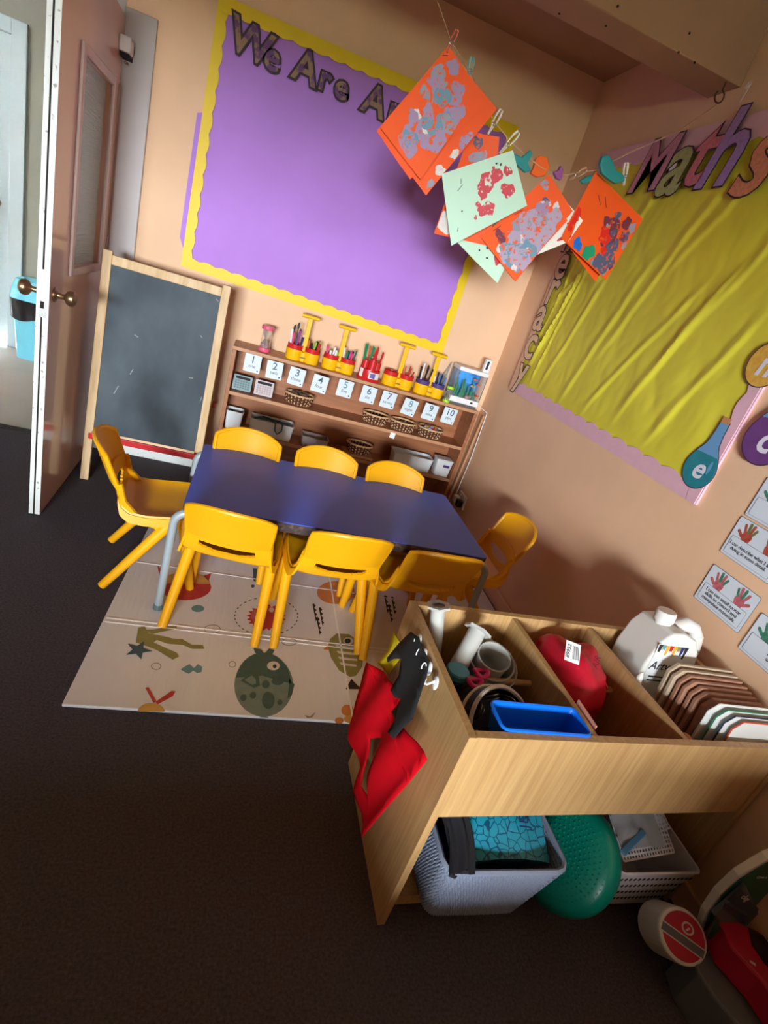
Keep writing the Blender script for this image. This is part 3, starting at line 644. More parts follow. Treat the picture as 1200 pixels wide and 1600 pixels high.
# ================================================================== chairs
mat('chair_yellow', (246, 176, 14), 0.36, var=0.05, vscale=5, spec=0.5)
def make_chair(label):
    t = thing('chair', (0, 0, 0), label, 'chair', 'yellow plastic chairs around the blue table')
    def prof(k):                                # profile from the seat's front lip to below the backrest
        P = [(0.172, 0.268, 0.285), (0.165, 0.288, 0.300), (0.12, 0.294, 0.315), (0.04, 0.288, 0.325), (-0.05, 0.284, 0.325), (-0.10, 0.290, 0.318), (-0.135, 0.312, 0.300), (-0.155, 0.345, 0.285), (-0.170, 0.380, 0.275), (-0.185, 0.418, 0.268)]
        x = k * (len(P) - 1); i = min(int(x), len(P) - 2); q = x - i
        a, b = P[i], P[i + 1]; return [a[j] + (b[j] - a[j]) * q for j in range(3)]
    def sf(u, v):
        y, z, wd = prof(v); s = u * 2 - 1; k = max(0, (v - 0.6) / 0.4)
        return (s * wd / 2, y + 0.030 * k * s * s, z + (1 - k) * 0.016 * s ** 4)
    NV = 60; NU = 30
    def hole(i, j): 
        s = abs((i + 0.5) / NU * 2 - 1); v = (j + 0.5) / NV
        return 0.745 + 0.06 * (s / 0.7) ** 2 < v < 0.86 and s < 0.70
    sh = MB().sheet(sf, NU, NV, 0.009, hole).build('seat', 'chair_yellow', t, smooth=True, local=True)
    for s in (-1, 1):                           # side flange of the shell
        def lf(u, v, s=s):
            y, z, wd = prof(v * 0.82); k = max(0, (v * 0.82 - 0.6) / 0.4)
            return (s * (wd / 2 - 0.003 + 0.006 * u), y + 0.03 * k, z + (1 - k) * 0.016 + 0.0005 - 0.030 * u * (1 - 0.4 * k))
        MB().sheet(lf, 3, 22, 0.008 * s).build('flange', 'chair_yellow', sh, smooth=True, local=True)
    def bf(u, v):
        s = u * 2 - 1; top = 0.536 - 0.022 * s * s - 0.010 * s ** 6; bot = 0.405 - 0.012 * s * s
        z = bot + (top - bot) * v; wd = 0.268 + 0.012 * v - 0.016 * max(0, v - 0.75) * 4 * 0.3
        return (s * wd / 2, -0.180 - 0.055 * (z - 0.40) / 0.135 + 0.036 * s * s, z)
    bk = MB().sheet(lambda u, v: bf(1 - u, v), 20, 10, 0.012).build('backrest', 'chair_yellow', t, smooth=True, local=True)
    rim = MB()                                   # moulded rim around the back of the backrest
    path = [bf(0, i / 6) for i in range(7)] + [bf(i / 14, 1) for i in range(1, 15)] + [bf(1, 1 - i / 6) for i in range(1, 7)]
    rim.tube([(x, y - 0.006, z) for x, y, z in path], 0.009, 8).build('backrest_rim', 'chair_yellow', bk, smooth=True, local=True)
    for s in (-1, 1):
        for a, b in (((s * 0.146, 0.035, 0.276), (s * 0.163, -0.165, 0.0)), ((s * 0.140, 0.085, 0.278), (s * 0.152, 0.145, 0.0))):
            a = Vector(a); b = Vector(b)
            n = 6; pts = [a.lerp(b, i / n) for i in range(n + 1)]
            MB().tube(pts, [0.022 - 0.006 * i / n for i in range(n + 1)], 10, flat=1.0).build('leg', 'chair_yellow', t, smooth=True, local=True)
    for s in (-1, 1):                            # strut from the leg up to the backrest
        MB().tube([(s * 0.148, 0.0, 0.262), (s * 0.146, -0.085, 0.300), (s * 0.140, -0.125, 0.345), (s * 0.135, -0.142, 0.41)], [0.014, 0.014, 0.012, 0.010], 8).build('strut', 'chair_yellow', t, smooth=True, local=True)
    return t
ch0 = make_chair('yellow plastic chair in front row, nearest the mat corner')
def chair(i, x, y, deg, label):
    if i == 0:
        ch0.location = (x, y, MZ); ch0.rotation_euler = (0, 0, math.radians(deg)); ch0['label'] = label
        WM[ch0.name] = Matrix.Translation((x, y, MZ)) @ Matrix.Rotation(math.radians(deg), 4, 'Z')
    else: dup(ch0, (x, y, MZ), math.radians(deg), label)
for i, a in enumerate((
    (0.060, 1.725, -9, 'yellow chair at front of blue table, leftmost seen from behind'),
    (0.418, 1.715, 3, 'yellow chair at front of blue table, middle of three seen from behind'),
    (0.762, 1.700, 2, 'yellow chair at front of blue table, right beside the wooden unit'),
    (0.052, 2.090, 180, 'yellow chair behind blue table nearest the chalkboard easel'),
    (0.408, 2.085, 180, 'yellow chair behind blue table, middle of the far row'),
    (0.745, 2.085, 180, 'yellow chair behind blue table, far row nearest the corner'),
    (-0.232, 1.968, -81.5, 'yellow chair at table end nearest the open door'),
    (1.055, 1.915, 90, 'yellow chair at table end against the right wall'))): chair(i, *a)

# ================================================================== bookcase against the back wall
SX0, SX1, SY0, SY1, SZ = -0.105, 1.305, 2.882, 3.076, 0.79
bc = thing('bookcase', (0.6, 2.98, 0), 'long low brown wooden bookcase under the purple display board', 'bookcase')
for x in (SX0, SX1 - 0.02): MB().box(x, SY0, 0, x + 0.02, SY1, SZ - 0.018).build('side_panel', 'wood_case', bc, bevel=0.002)
MB().box(SX0, SY0 - 0.004, SZ - 0.018, SX1, SY1, SZ).build('top_board', 'wood_case_edge', bc, bevel=0.002)
MB().box(SX0 + 0.02, SY1 - 0.012, 0.02, SX1 - 0.02, SY1 - 0.003, SZ - 0.018).build('back_panel', 'wood_case', bc)
for z in (0.556, 0.342):
    s_ = MB().box(SX0 + 0.02, SY0 + 0.006, z - 0.018, SX1 - 0.02, SY1 - 0.012, z).build('shelf', 'wood_case', bc)
    MB().box(SX0 + 0.02, SY0, z - 0.018, SX1 - 0.02, SY0 + 0.006, z).build('shelf_lipping', 'wood_case_edge', s_, bevel=0.001)
MB().box(SX0 + 0.02, SY0 + 0.03, 0.0, SX1 - 0.02, SY0 + 0.045, 0.07).build('plinth', 'wood_case', bc)
st_ = thing('wood_strip', (1.325, 2.93, 0), 'thin wooden strip leaning beside the bookcase end by the wall', 'strip')
MB().bar((1.315, 2.893, 0.002), (1.352, 2.905, 0.77), 0.012, 0.03, (0, 1, 0)).build('batten', 'wood_case_edge', st_)

# number cards
mat('card_blue', (214, 228, 236), 0.4); mat('num_grey', (78, 100, 122), 0.6); mat('num_violet', (112, 84, 140), 0.6); mat('num_teal', (110, 150, 160), 0.6)
words = ('one', 'two', 'three', 'four', 'five', 'six', 'seven', 'eight', 'nine', 'ten')
cxs = (0.004, 0.119, 0.238, 0.366, 0.505, 0.640, 0.758, 0.890, 1.016, 1.135)
tl = (0, 2, -3, -3, -1, -2, -2, -6, -3, -2); czs = (0.727, 0.722, 0.718, 0.712, 0.722, 0.722, 0.722, 0.712, 0.715, 0.722)
for i, wd in enumerate(words):
    t = thing('number_card', (cxs[i], SY0 - 0.006, czs[i]), 'pale number card reading %d %s taped along the bookcase edge' % (i + 1, wd), 'number card', 'number cards one to ten')
    M = rot2(BW(cxs[i], czs[i], SY0 - 0.0065), tl[i])
    flat('card', rrect(-0.042, -0.046, 0.042, 0.046, 0.004), M, 'card_blue', t, 0.001)
    text('numeral', str(i + 1), 0.052, off(M, 0.0016) @ Matrix.Translation((0, 0.019, 0)), 'num_violet' if i == 6 else ('num_teal' if i in (4, 7) else 'num_grey'), t, offset=0.0006)
    text('word', wd, 0.025, off(M, 0.0016) @ Matrix.Translation((0, -0.014, 0)), 'num_grey', t)
    flat('corner_print', circ(0.03, -0.034, 0.004, None, 8), off(M, 0.001), 'ink' if i != 9 else 'red_paint', t)
t = tag(MB().prism([(-0.016, -0.016), (0.016, -0.018), (0.015, 0.017), (-0.015, 0.016)], 0.001, rot2(BW(*(lambda p: (p.x, p.z))(WY(613, 680, SY0)), SY0 - 0.0035), -4)).build('note_slip', 'paper'), 'small blank white slip stuck on the middle shelf edge', 'note')

# ---- things on the top board
mat('pink_plastic', (222, 96, 124), 0.35); mat('lime_plastic', (166, 222, 40), 0.35); mat('clear_plastic', (232, 236, 236), 0.08, trans=0.85, ior=1.2)
mat('pink_sand', (226, 140, 160), 0.9); mat('lime_sand', (170, 214, 70), 0.9)
def timer(name, x, y, z, h, r, cap, sand, label):
    t = thing(name, (x, y, z), label, 'sand timer'); T_ = Matrix.Translation((x, y, z)); c = h * 0.15
    for a in (0, h - c): MB().lathe([(r, a), (r * 1.05, a + c * 0.2), (r * 1.05, a + c * 0.8), (r, a + c)], 18, T_).build('end_cap', cap, t, smooth=True)
    MB().lathe([(r * 0.75, c), (r * 0.72, h * 0.3), (r * 0.2, h * 0.5), (r * 0.72, h * 0.7), (r * 0.75, h - c)], 16, T_).build('glass_bulb', 'clear_plastic', t, smooth=True)
    MB().lathe([(r * 0.6, c), (r * 0.58, h * 0.24), (0.0001, h * 0.33)], 14, T_).build('sand', sand, t, smooth=True)
    for k in range(3):
        a = 2 * PI * k / 3 + 0.4; MB().tube([(x + r * 0.85 * math.cos(a), y + r * 0.85 * math.sin(a), z + c), (x + r * 0.85 * math.cos(a), y + r * 0.85 * math.sin(a), z + h - c)], r * 0.08, 6).build('pillar', 'clear_plastic', t)
timer('sand_timer', 0.047, 2.955, SZ, 0.132, 0.031, 'pink_plastic', 'pink_sand', 'pink sand timer standing on the bookcase top')
timer('sand_timer', 1.098, 2.905, SZ, 0.092, 0.020, 'lime_plastic', 'lime_sand', 'small lime green sand timer in front of the toy aquarium')

mat('pot_yellow', (244, 190, 16), 0.35); mat('pot_red', (206, 36, 40), 0.35); mat('pot_purple', (84, 62, 124), 0.35); mat('pot_logo', (150, 116, 20), 0.5)
for nm, c in (('pen_purple', (150, 70, 160)), ('pen_green', (20, 140, 90)), ('pen_white', (236, 236, 240)), ('pen_pink', (226, 80, 130)), ('pen_navy', (40, 50, 110)), ('pen_black', (36, 34, 38)), ('pen_red', (206, 40, 46)), ('pen_orange', (208, 110, 60)), ('pen_yellow', (222, 214, 60)), ('pen_tan', (206, 160, 120)), ('pen_blue', (60, 120, 200)), ('pen_teal', (30, 110, 100)), ('pen_lime', (150, 200, 70)), ('twig', (70, 60, 48))):
    mat(nm, c, 0.45)
def pen(x, y, z, h, r, m, label, group, lean):
    dx, dy = lean
    if m == 'twig':
        t = thing('paintbrush', (x, y, z), label, 'paintbrush', group)
        MB().tube([(x, y, z), (x + dx, y + dy, z + h * 0.8)], r * 0.5, 6).build('handle', m, t)
        MB().ball((x + dx * 1.1, y + dy * 1.1, z + h * 0.88), (r * 1.1, r * 1.1, h * 0.10), 8, 5).build('bristles', 'pen_black', t)
        return
    t = thing('pen', (x, y, z), label, 'pen', group)
    a = Vector((x, y, z)); b = Vector((x + dx, y + dy, z + h)); c = a.lerp(b, 0.78)
    MB().tube([a, c], r, 7).build('barrel', m, t)
    MB().tube([c, a.lerp(b, 0.97), b], [r * 1.12, r * 1.12, r * 0.5], 7).build('cap', m, t)
def caddy(cx, cy, label, potm, cups, hz=0.232):
    t = thing('pen_caddy', (cx, cy, SZ), label, 'pen caddy', 'yellow twin pen caddies on the bookcase'); R = 0.045
    for s in (-1, 1):
        T_ = Matrix.Translation((cx + s * 0.047, cy, SZ))
        MB().lathe([(R * 0.92, 0), (R * 0.95, 0.004), (R, 0.056), (R - 0.003, 0.056), (R * 0.9, 0.006), (0.0001, 0.005)], 20, T_).build('holder', 'pot_yellow', t, smooth=True)
        MB().lathe([(R * 0.82, 0.008), (R * 0.94, 0.080), (R * 0.94 - 0.003, 0.080), (R * 0.8, 0.012), (0.0001, 0.011)], 20, T_).build('cup', potm, t, smooth=True)
    MB().box(cx - 0.012, cy - R * 0.7, SZ, cx + 0.012, cy + R * 0.7, SZ + 0.05).build('bridge', 'pot_yellow', t, bevel=0.004)
    hd = MB().box(cx - 0.013, cy - 0.004, SZ + 0.05, cx + 0.013, cy + 0.006, SZ + hz).build('handle_post', 'pot_yellow', t, bevel=0.003)
    MB().tube([(cx - 0.046, cy + 0.001, SZ + hz), (cx + 0.046, cy + 0.001, SZ + hz)], 0.010, 10).build('handle_grip', 'pot_yellow', t, smooth=True)
    flat('emblem', circ(0, 0, 0.016, 0.0045, 12), BW(cx, SZ + 0.022, cy - R * 0.7 - 0.001), 'pot_logo', t)
    rd = random.Random(int(cx * 1000))
    for s, (where, cols, hh, rr, n) in zip((-1, 1), cups):
        for k in range(n):
            a = 2 * PI * k / max(n, 1) + rd.random(); r = 0.024 if k else 0.0; m = cols[k % len(cols)]
            pen(cx + s * 0.047 + r * math.cos(a), cy + r * math.sin(a), SZ + 0.014, hh * rd.uniform(0.85, 1.12) * (1.35 if m == 'twig' else 1), rr, m,
                ('paintbrush with dark bristles standing in ' if m == 'twig' else m[4:] + ' pen standing in ') + where, 'pens in ' + where, (0.010 * math.cos(a), 0.010 * math.sin(a)))
CY = 2.968
caddy(0.250, CY, 'yellow twin pen caddy nearest the pink sand timer', 'pot_red', [('the leftmost red cup on bookcase', ('pen_purple', 'twig', 'pen_green', 'twig', 'pen_white', 'pen_pink', 'twig', 'pen_navy', 'pen_white'), 0.125, 0.006, 9), ('the second red cup from the left', ('pen_lime', 'pen_black', 'pen_red', 'pen_green', 'pen_orange', 'pen_black', 'pen_red'), 0.105, 0.006, 8)])
caddy(0.450, CY, 'yellow twin pen caddy second from the pink sand timer', 'pot_red', [('the third red cup from the left', ('pen_white', 'pen_lime', 'pen_yellow', 'pen_pink', 'pen_white'), 0.095, 0.006, 7), ('the red cup beside the big red organiser', ('pen_pink', 'pen_navy', 'pen_teal', 'pen_tan', 'pen_white', 'pen_green'), 0.115, 0.0045, 9)])
caddy(0.800, CY, 'yellow twin pen caddy with an empty red cup', 'pot_red', [('the empty red cup', (), 0.1, 0.004, 0), ('the red cup with short red pencils', ('pen_red', 'pen_orange', 'pen_tan'), 0.105, 0.0035, 7)])
caddy(0.995, CY, 'yellow twin pen caddy with purple cups beside toy aquarium', 'pot_purple', [('the left purple cup', ('pen_black', 'pen_white', 'pen_black', 'pen_white', 'pen_black'), 0.15, 0.005, 6), ('the right purple cup', ('pen_blue', 'pen_black', 'pen_blue', 'pen_white'), 0.115, 0.0045, 7)])
# red round organiser
og = thing('desk_organiser', (0.628, 2.955, SZ), 'round red desk organiser full of green and red pencils', 'desk organiser')
T_ = Matrix.Translation((0.628, 2.955, SZ))
MB().lathe([(0.066, 0), (0.068, 0.006), (0.062, 0.012), (0.058, 0.06), (0.056, 0.06), (0.058, 0.014), (0.0001, 0.012)], 24, T_).build('base_cup', 'pot_red', og, smooth=True)
for k, (a, hh, rr) in enumerate(((-PI / 2, 0.105, 0.022), (0.2, 0.09, 0.022), (PI - 0.2, 0.09, 0.022), (PI / 2, 0.115, 0.024))):
    Q = Matrix.Translation((0.628 + 0.033 * math.cos(a), 2.955 + 0.033 * math.sin(a), SZ + 0.012))
    MB().lathe([(rr, 0), (rr, hh), (rr - 0.002, hh), (rr - 0.002, 0.01), (0.0001, 0.008)], 14, Q).build('tube_cup', 'pot_red', og, smooth=True)
mat('violet_label', (112, 96, 168), 0.5)
lb = MB(); 
lb.sheet(lambda u, v: (0.628 + 0.0625 * math.sin(-0.2 + 1.1 * u), 2.955 - 0.0625 * math.cos(-0.2 + 1.1 * u), SZ + 0.016 + 0.034 * v), 8, 1, -0.0006); lb.build('label', 'paper', og)
MB().sheet(lambda u, v: (0.628 + 0.0632 * math.sin(-0.1 + 0.5 * u), 2.955 - 0.0632 * math.cos(-0.1 + 0.5 * u), SZ + 0.02 + 0.026 * v), 6, 1, -0.0006).build('label_print', 'violet_label', og)
MB().sheet(lambda u, v: (0.628 + 0.0632 * math.sin(-1.2 + 0.4 * u), 2.955 - 0.0632 * math.cos(-1.2 + 0.4 * u), SZ + 0.014 + 0.045 * v), 5, 1, -0.0006).build('label', 'paper', og)
rd = random.Random(5)
for k, (a, m, n) in enumerate(((PI - 0.2, 'pen_green', 5), (PI / 2, 'pen_orange', 5), (0.2, 'pen_red', 5))):
    for q in range(n):
        b = 2 * PI * q / n + rd.random()
        x = 0.628 + 0.033 * math.cos(a) + 0.012 * math.cos(b); y = 2.955 + 0.033 * math.sin(a) + 0.012 * math.sin(b)
        pen(x, y, SZ + 0.022, 0.15 * rd.uniform(0.9, 1.1), 0.004, m, {'pen_green': 'green', 'pen_orange': 'orange', 'pen_red': 'red'}[m] + ' pencil standing in the round red organiser', 'pencils in red organiser', (0.014 * math.cos(b), 0.012 * math.sin(b)))
# clear set square leaning between the caddy and the aquarium
t = thing('set_square', (1.07, 2.99, SZ), 'clear plastic set square leaning beside the toy aquarium', 'set square')
Mq = frame((1.03, 3.03, SZ + 0.001), (1, 0.12, 0), (0, 0.1, 1))
MB().prism([(0, 0), (0.085, 0), (0.085, 0.21)], 0.002, Mq).build('plate', 'clear_plastic', t)
mat('grey_line', (150, 150, 150), 0.5)
MB().prism([(0, 0), (0.085, 0.21), (0.085, 0.195), (0.006, 0)], 0.0006, off(Mq, 0.002)).build('scale_edge', 'grey_line', t)
# toy aquarium
ax0, ax1, ay0, ay1 = 1.118, 1.300, 2.912, 3.03
t = thing('toy_aquarium', (1.21, 2.97, SZ), 'white framed toy aquarium with blue scene on bookcase top', 'aquarium')
mat('aqua_blue', (70, 165, 240), 0.4, rgb2=(40, 110, 180), vscale=30, lo=0.35, hi=0.6); mat('aqua_plant', (70, 140, 110), 0.6, var=0.3, vscale=60); mat('aqua_coral', (190, 150, 150), 0.7, var=0.3, vscale=60)
MB().box(ax0, ay0, SZ + 0.012, ax1, ay1, SZ + 0.045).build('base', 'white', t, bevel=0.004)
MB().box(ax0 + 0.006, ay0 + 0.004, SZ, ax1 - 0.006, ay1 - 0.004, SZ + 0.012).build('foot', 'clear_plastic', t)
MB().box(ax0, ay0, SZ + 0.192, ax1, ay1, SZ + 0.215).build('lid', 'white', t, bevel=0.004)
for x in (ax0, ax1 - 0.006): MB().box(x, ay0, SZ + 0.045, x + 0.006, ay1, SZ + 0.192).build('side_pane', 'clear_plastic', t)
MB().box(ax0 + 0.006, ay1 - 0.012, SZ + 0.045, ax1 - 0.006, ay1 - 0.006, SZ + 0.192).build('background_print', 'aqua_blue', t)
rd = random.Random(3)
for k in range(16):
    x = rd.uniform(ax0 + 0.015, ax1 - 0.02); y = rd.uniform(ay0 + 0.03, ay1 - 0.03); h = rd.uniform(0.03, 0.11)
    MB().tube([(x, y, SZ + 0.045), (x + 0.004, y, SZ + 0.045 + h * 0.5), (x - 0.004, y, SZ + 0.045 + h)], [0.008, 0.007, 0.002], 6).build('plant', 'aqua_plant', t)
for k in range(7): MB().ball((rd.uniform(ax0 + 0.02, ax1 - 0.03), rd.uniform(ay0 + 0.02, ay1 - 0.03), SZ + 0.052), (0.014, 0.012, 0.012), 8, 5).build('pebble', 'aqua_coral', t)
for x, y, z, m in ((1.275, ay0 + 0.02, SZ + 0.075, 'red_paint'), (1.268, ay0 + 0.03, SZ + 0.135, 'pen_orange'), (1.235, ay0 + 0.03, SZ + 0.12, 'pen_tan'), (1.24, ay0 + 0.03, SZ + 0.16, 'pen_orange')):
    fh = MB().ball((x, y, z), (0.010, 0.004, 0.006), 10, 6); fh.prism([(0, 0), (0.009, 0.006), (0.009, -0.006)], 0.002, BW(x + 0.008, z, y)); fh.build('fish', m, t)
flat('button', circ(0, 0, 0.009, 0.006, 12), BW(1.255, SZ + 0.03, ay0 - 0.0005), 'ink', t, 0.001)
MB().box(1.262, 2.93, SZ + 0.215, 1.30, 2.96, SZ + 0.29).build('pump_box', 'white', t, bevel=0.004)
MB().box(1.271, 2.928, SZ + 0.232, 1.284, 2.93, SZ + 0.28).build('pump_window', 'ink', t)

# ---- middle shelf: calculators, wicker baskets
Z2, Z3 = 0.556, 0.342
mat('calc_teal', (150, 176, 180), 0.4); mat('calc_grey', (214, 206, 210), 0.4); mat('calc_key', (120, 140, 146), 0.5); mat('calc_key2', (190, 170, 178), 0.5)
for cx, m, km, lb in ((-0.028, 'calc_teal', 'calc_key', 'teal grey desk calculator at the bookcase end'), (0.088, 'calc_grey', 'calc_key2', 'pale grey desk calculator beside the teal one')):
    t = thing('calculator', (cx, 2.95, Z2), lb, 'calculator')
    M = frame((cx - 0.05, 2.935, Z2 + 0.001), (1, 0, 0), (0, 0.5, 1)); 
    MB().prism(rrect(0, 0, 0.10, 0.082, 0.006), 0.012, M).build('case', m, t, bevel=0.002)
    flat('screen', rrect(0.012, 0.06, 0.088, 0.074, 0.002), off(M, 0.012), 'ink', t, 0.0008)
    for r in range(4):
        for c in range(6): MB().prism(rrect(0, 0, 0.0105, 0.009, 0.002, 2), 0.002, off(M, 0.012) @ Matrix.Translation((0.011 + c * 0.0135, 0.008 + r * 0.012, 0))).build('key', km, t)
mat('wicker', (96, 56, 36), 0.7, var=0.3, vscale=60); mat('wicker_light', (226, 184, 138), 0.6, var=0.15, vscale=50)
def basket(name, cx, cy, z, a, b, h, label, fill, rows=5):
    t = thing(name, (cx, cy, z), label, 'basket', 'small oval wicker baskets'); n = 22
    MB().lathe([(0.0001, 0.001), (0.80, 0.001), (0.80, 0.005), (0.0001, 0.005)], 24, Matrix.Translation((cx, cy, z)), a, b).build('bottom', 'wicker', t)
    for r in range(rows):
        k = 0.80 + 0.17 * (r + 0.5) / rows; zz = z + 0.006 + (h - 0.012) * (r + 0.5) / rows; pts = []
        for i in range(2 * n):
            th = 2 * PI * i / (2 * n); q = k + 0.03 * (1 if (i % 4 < 2) ^ (r % 2) else -1)
            pts.append((cx + a * q * math.cos(th), cy + b * q * math.sin(th), zz))
        MB().tube(pts, h / rows * 0.42, 5, closed=True).build('weave', 'wicker', t, smooth=True)
    for i in range(n):
        th = 2 * PI * (i + 0.25) / n; MB().tube([(cx + a * (0.80 + 0.18 * q + 0.025 * (-1 if (k_ + i) % 2 else 1)) * math.cos(th), cy + b * (0.80 + 0.18 * q + 0.025 * (-1 if (k_ + i) % 2 else 1)) * math.sin(th), z + 0.003 + (h - 0.004) * q) for k_, q in enumerate((0, 0.2, 0.4, 0.6, 0.8, 1.0))], 0.0042, 5).build('stake', 'wicker_light', t, smooth=True)
    MB().tube([(cx + a * math.cos(2 * PI * i / 32), cy + b * math.sin(2 * PI * i / 32), z + h) for i in range(32)], 0.005, 6, closed=True).build('rim', 'wicker_light', t, smooth=True)
    rd = random.Random(int(cx * 977))
    for k in range(fill[1]):
        th = rd.uniform(0, 6.28); q = math.sqrt(rd.random()) * 0.66; m = fill[2][k % len(fill[2])]
        p = (cx + a * q * math.cos(th), cy + b * q * math.sin(th), z + h * fill[3] + 0.008 * rd.random())
        M = Matrix.Translation(p) @ Euler((rd.uniform(-.7, .7), rd.uniform(-.7, .7), rd.uniform(0, 6))).to_matrix().to_4x4()
        if fill[0] == 'pine_cone':
            o = MB(); o.lathe([(0.001, -0.014), (0.010, -0.010), (0.012, -0.004), (0.009, -0.002), (0.012, 0.003), (0.008, 0.005), (0.009, 0.009), (0.001, 0.014)], 9, M); o = o.build(fill[0], m)
        elif fill[0] == 'shell': o = MB().ball((0, 0, 0), (0.012, 0.009, 0.006), 9, 6); o.v = [tuple(M @ Vector(p_)) for p_ in o.v]; o = o.build(fill[0], m)
        else: o = MB().prism(rrect(-0.017, -0.012, 0.017, 0.012, 0.003, 2), 0.008, M).build(fill[0], m)
        tag(o, fill[4], fill[0].replace('_', ' '), fill[5])
mat('cone_brown', (104, 84, 70), 0.8, var=0.3, vscale=80); mat('shell_white', (226, 214, 200), 0.5, var=0.2, vscale=60); mat('toy_blue', (110, 170, 214), 0.5); mat('toy_orange', (222, 150, 40), 0.5); mat('toy_red', (214, 60, 40), 0.5)
BYY = 2.965
basket('wicker_basket', 0.285, BYY, Z2, 0.080, 0.060, 0.055, 'oval wicker basket of brown cones on the middle shelf left', ('pine_cone', 16, ('cone_brown',), 0.92, 'small brown cone piled in the left wicker basket', 'cones in left basket'))
basket('wicker_basket', 0.737, BYY, Z2, 0.077, 0.058, 0.052, 'oval wicker basket holding few things, left of three together', ('shell', 8, ('wicker_light', 'cone_brown'), 0.35, 'small brown piece lying low in wicker basket, left of three', 'pieces in left of three baskets'))
basket('wicker_basket', 0.908, BYY - 0.01, Z2, 0.078, 0.060, 0.052, 'oval wicker basket of white shells, middle of three together', ('shell', 14, ('shell_white',), 0.7, 'white shell lying in the middle wicker basket', 'shells in middle basket'))
basket('wicker_basket', 1.083, BYY - 0.012, Z2, 0.078, 0.060, 0.052, 'oval wicker basket of bright toy blocks, right of three together', ('toy_block', 12, ('toy_blue', 'toy_orange', 'toy_blue', 'toy_red'), 0.85, 'small bright block lying in the right wicker basket', 'blocks in right basket'))
# ---- bottom shelf
mat('tub_white', (226, 232, 236), 0.4, var=0.03); mat('tub_grey', (170, 160, 162), 0.3, alpha=1.0); mat('strap_teal', (60, 110, 130), 0.6)
def tub(name, x0, x1, y0, y1, z, h, label, m='tub_white', th=0.004, sl=0.006, cat='tub'):
    t = thing(name, ((x0 + x1) / 2, (y0 + y1) / 2, z), label, cat)
    cx, cy = (x0 + x1) / 2, (y0 + y1) / 2; hx, hy = (x1 - x0) / 2, (y1 - y0) / 2
    def rg(ix, iy, zz, r=0.012): return [(x + cx, y + cy, zz) for x, y in rrect(-ix, -iy, ix, iy, r, 3)]
    lv = [rg(hx - sl, hy - sl, z), rg(hx, hy, z + h), rg(hx - th, hy - th, z + h), rg(hx - sl - th, hy - sl - th, z + th)]
    n = len(lv[0]); vs = [p for l in lv for p in l]; fs = []
    for i in range(3):
        for k in range(n): fs.append((i * n + k, i * n + (k + 1) % n, (i + 1) * n + (k + 1) % n, (i + 1) * n + k))
    fs.append(tuple(reversed(range(n)))); fs.append(tuple(range(3 * n, 4 * n)))
    MB().add(vs, fs).build('body', m, t, smooth=True)
    rm = lambda e, zz: [(x + cx, y + cy, zz) for x, y in rrect(-hx - e, -hy - e, hx + e, hy + e, 0.012, 3)]
    MB().tube(rm(0.0, z + h), 0.0035, 6, closed=True).build('rim', m, t, smooth=True)
    return t
tub('plastic_tub', -0.082, 0.008, 2.91, 3.0, Z3, 0.098, 'small square white tub at left end of bottom shelf')
rd = random.Random(8)
for k in range(8): tag(MB().box(-0.008, -0.005, -0.004, 0.010, 0.006, 0.005, Matrix.Translation((-0.037 + rd.uniform(-.028, .028), 2.955 + rd.uniform(-.028, .028), Z3 + 0.082)) @ Euler((rd.random(), rd.random(), rd.random() * 3)).to_matrix().to_4x4()).build('small_block', ('pen_navy', 'pen_black', 'pen_red', 'pen_navy')[k % 4]), 'tiny dark block inside the small square white tub', 'block', 'blocks in small tub')
t = tub('plastic_tub', 0.048, 0.290, 2.90, 3.01, Z3, 0.088, 'long white tub with teal straps hanging out on bottom shelf')
sp = thing('strap', (0.19, 2.95, Z3 + 0.08), 'teal strap looped over the rim of the long white tub', 'strap')
MB().tube([(0.10, 2.955, Z3 + 0.085), (0.15, 2.93, Z3 + 0.094), (0.185, 2.895, Z3 + 0.094), (0.188, 2.890, Z3 + 0.055), (0.205, 2.889, Z3 + 0.035), (0.225, 2.890, Z3 + 0.055), (0.225, 2.895, Z3 + 0.094), (0.21, 2.93, Z3 + 0.098), (0.15, 2.96, Z3 + 0.09)], 0.0045, 6).build('loop', 'strap_teal', sp, smooth=True)
MB().tube([(0.07, 2.95, Z3 + 0.08), (0.12, 2.97, Z3 + 0.092), (0.2, 2.945, Z3 + 0.090), (0.27, 2.96, Z3 + 0.084)], 0.006, 6).build('bundle', 'strap_teal', sp, smooth=True)
tub('plastic_tray', 0.345, 0.500, 2.90, 3.0, Z3, 0.055, 'grey translucent tray on the bottom shelf', 'tub_grey')
wt = tag(MB().box(0.600, 2.892, Z3, 0.780, 3.02, Z3 + 0.016).build('wooden_board', 'wood_case_edge', bevel=0.003), 'flat wooden board under the basket on the bottom shelf', 'board')
basket('wicker_basket', 0.692, BYY - 0.005, Z3 + 0.016, 0.078, 0.056, 0.055, 'oval wicker basket standing on a board on the bottom shelf', ('shell', 8, ('cone_brown', 'wicker_light'), 0.5, 'small brown piece in the bottom shelf basket', 'pieces in bottom basket'))
tub('plastic_tub', 0.898, 1.150, 2.90, 3.01, Z3, 0.085, 'long plain white tub on the bottom shelf')
t = tub('plastic_tub', 1.175, 1.282, 2.905, 2.99, Z3, 0.100, 'small white lidded box at right end of bottom shelf')
MB().box(1.177, 2.907, Z3 + 0.1, 1.280, 2.988, Z3 + 0.106).build('lid', 'tub_white', t, bevel=0.002)
MB().box(1.222, 2.9025, Z3 + 0.06, 1.262, 2.9045, Z3 + 0.075).build('handle_slot', 'pot_purple', t)
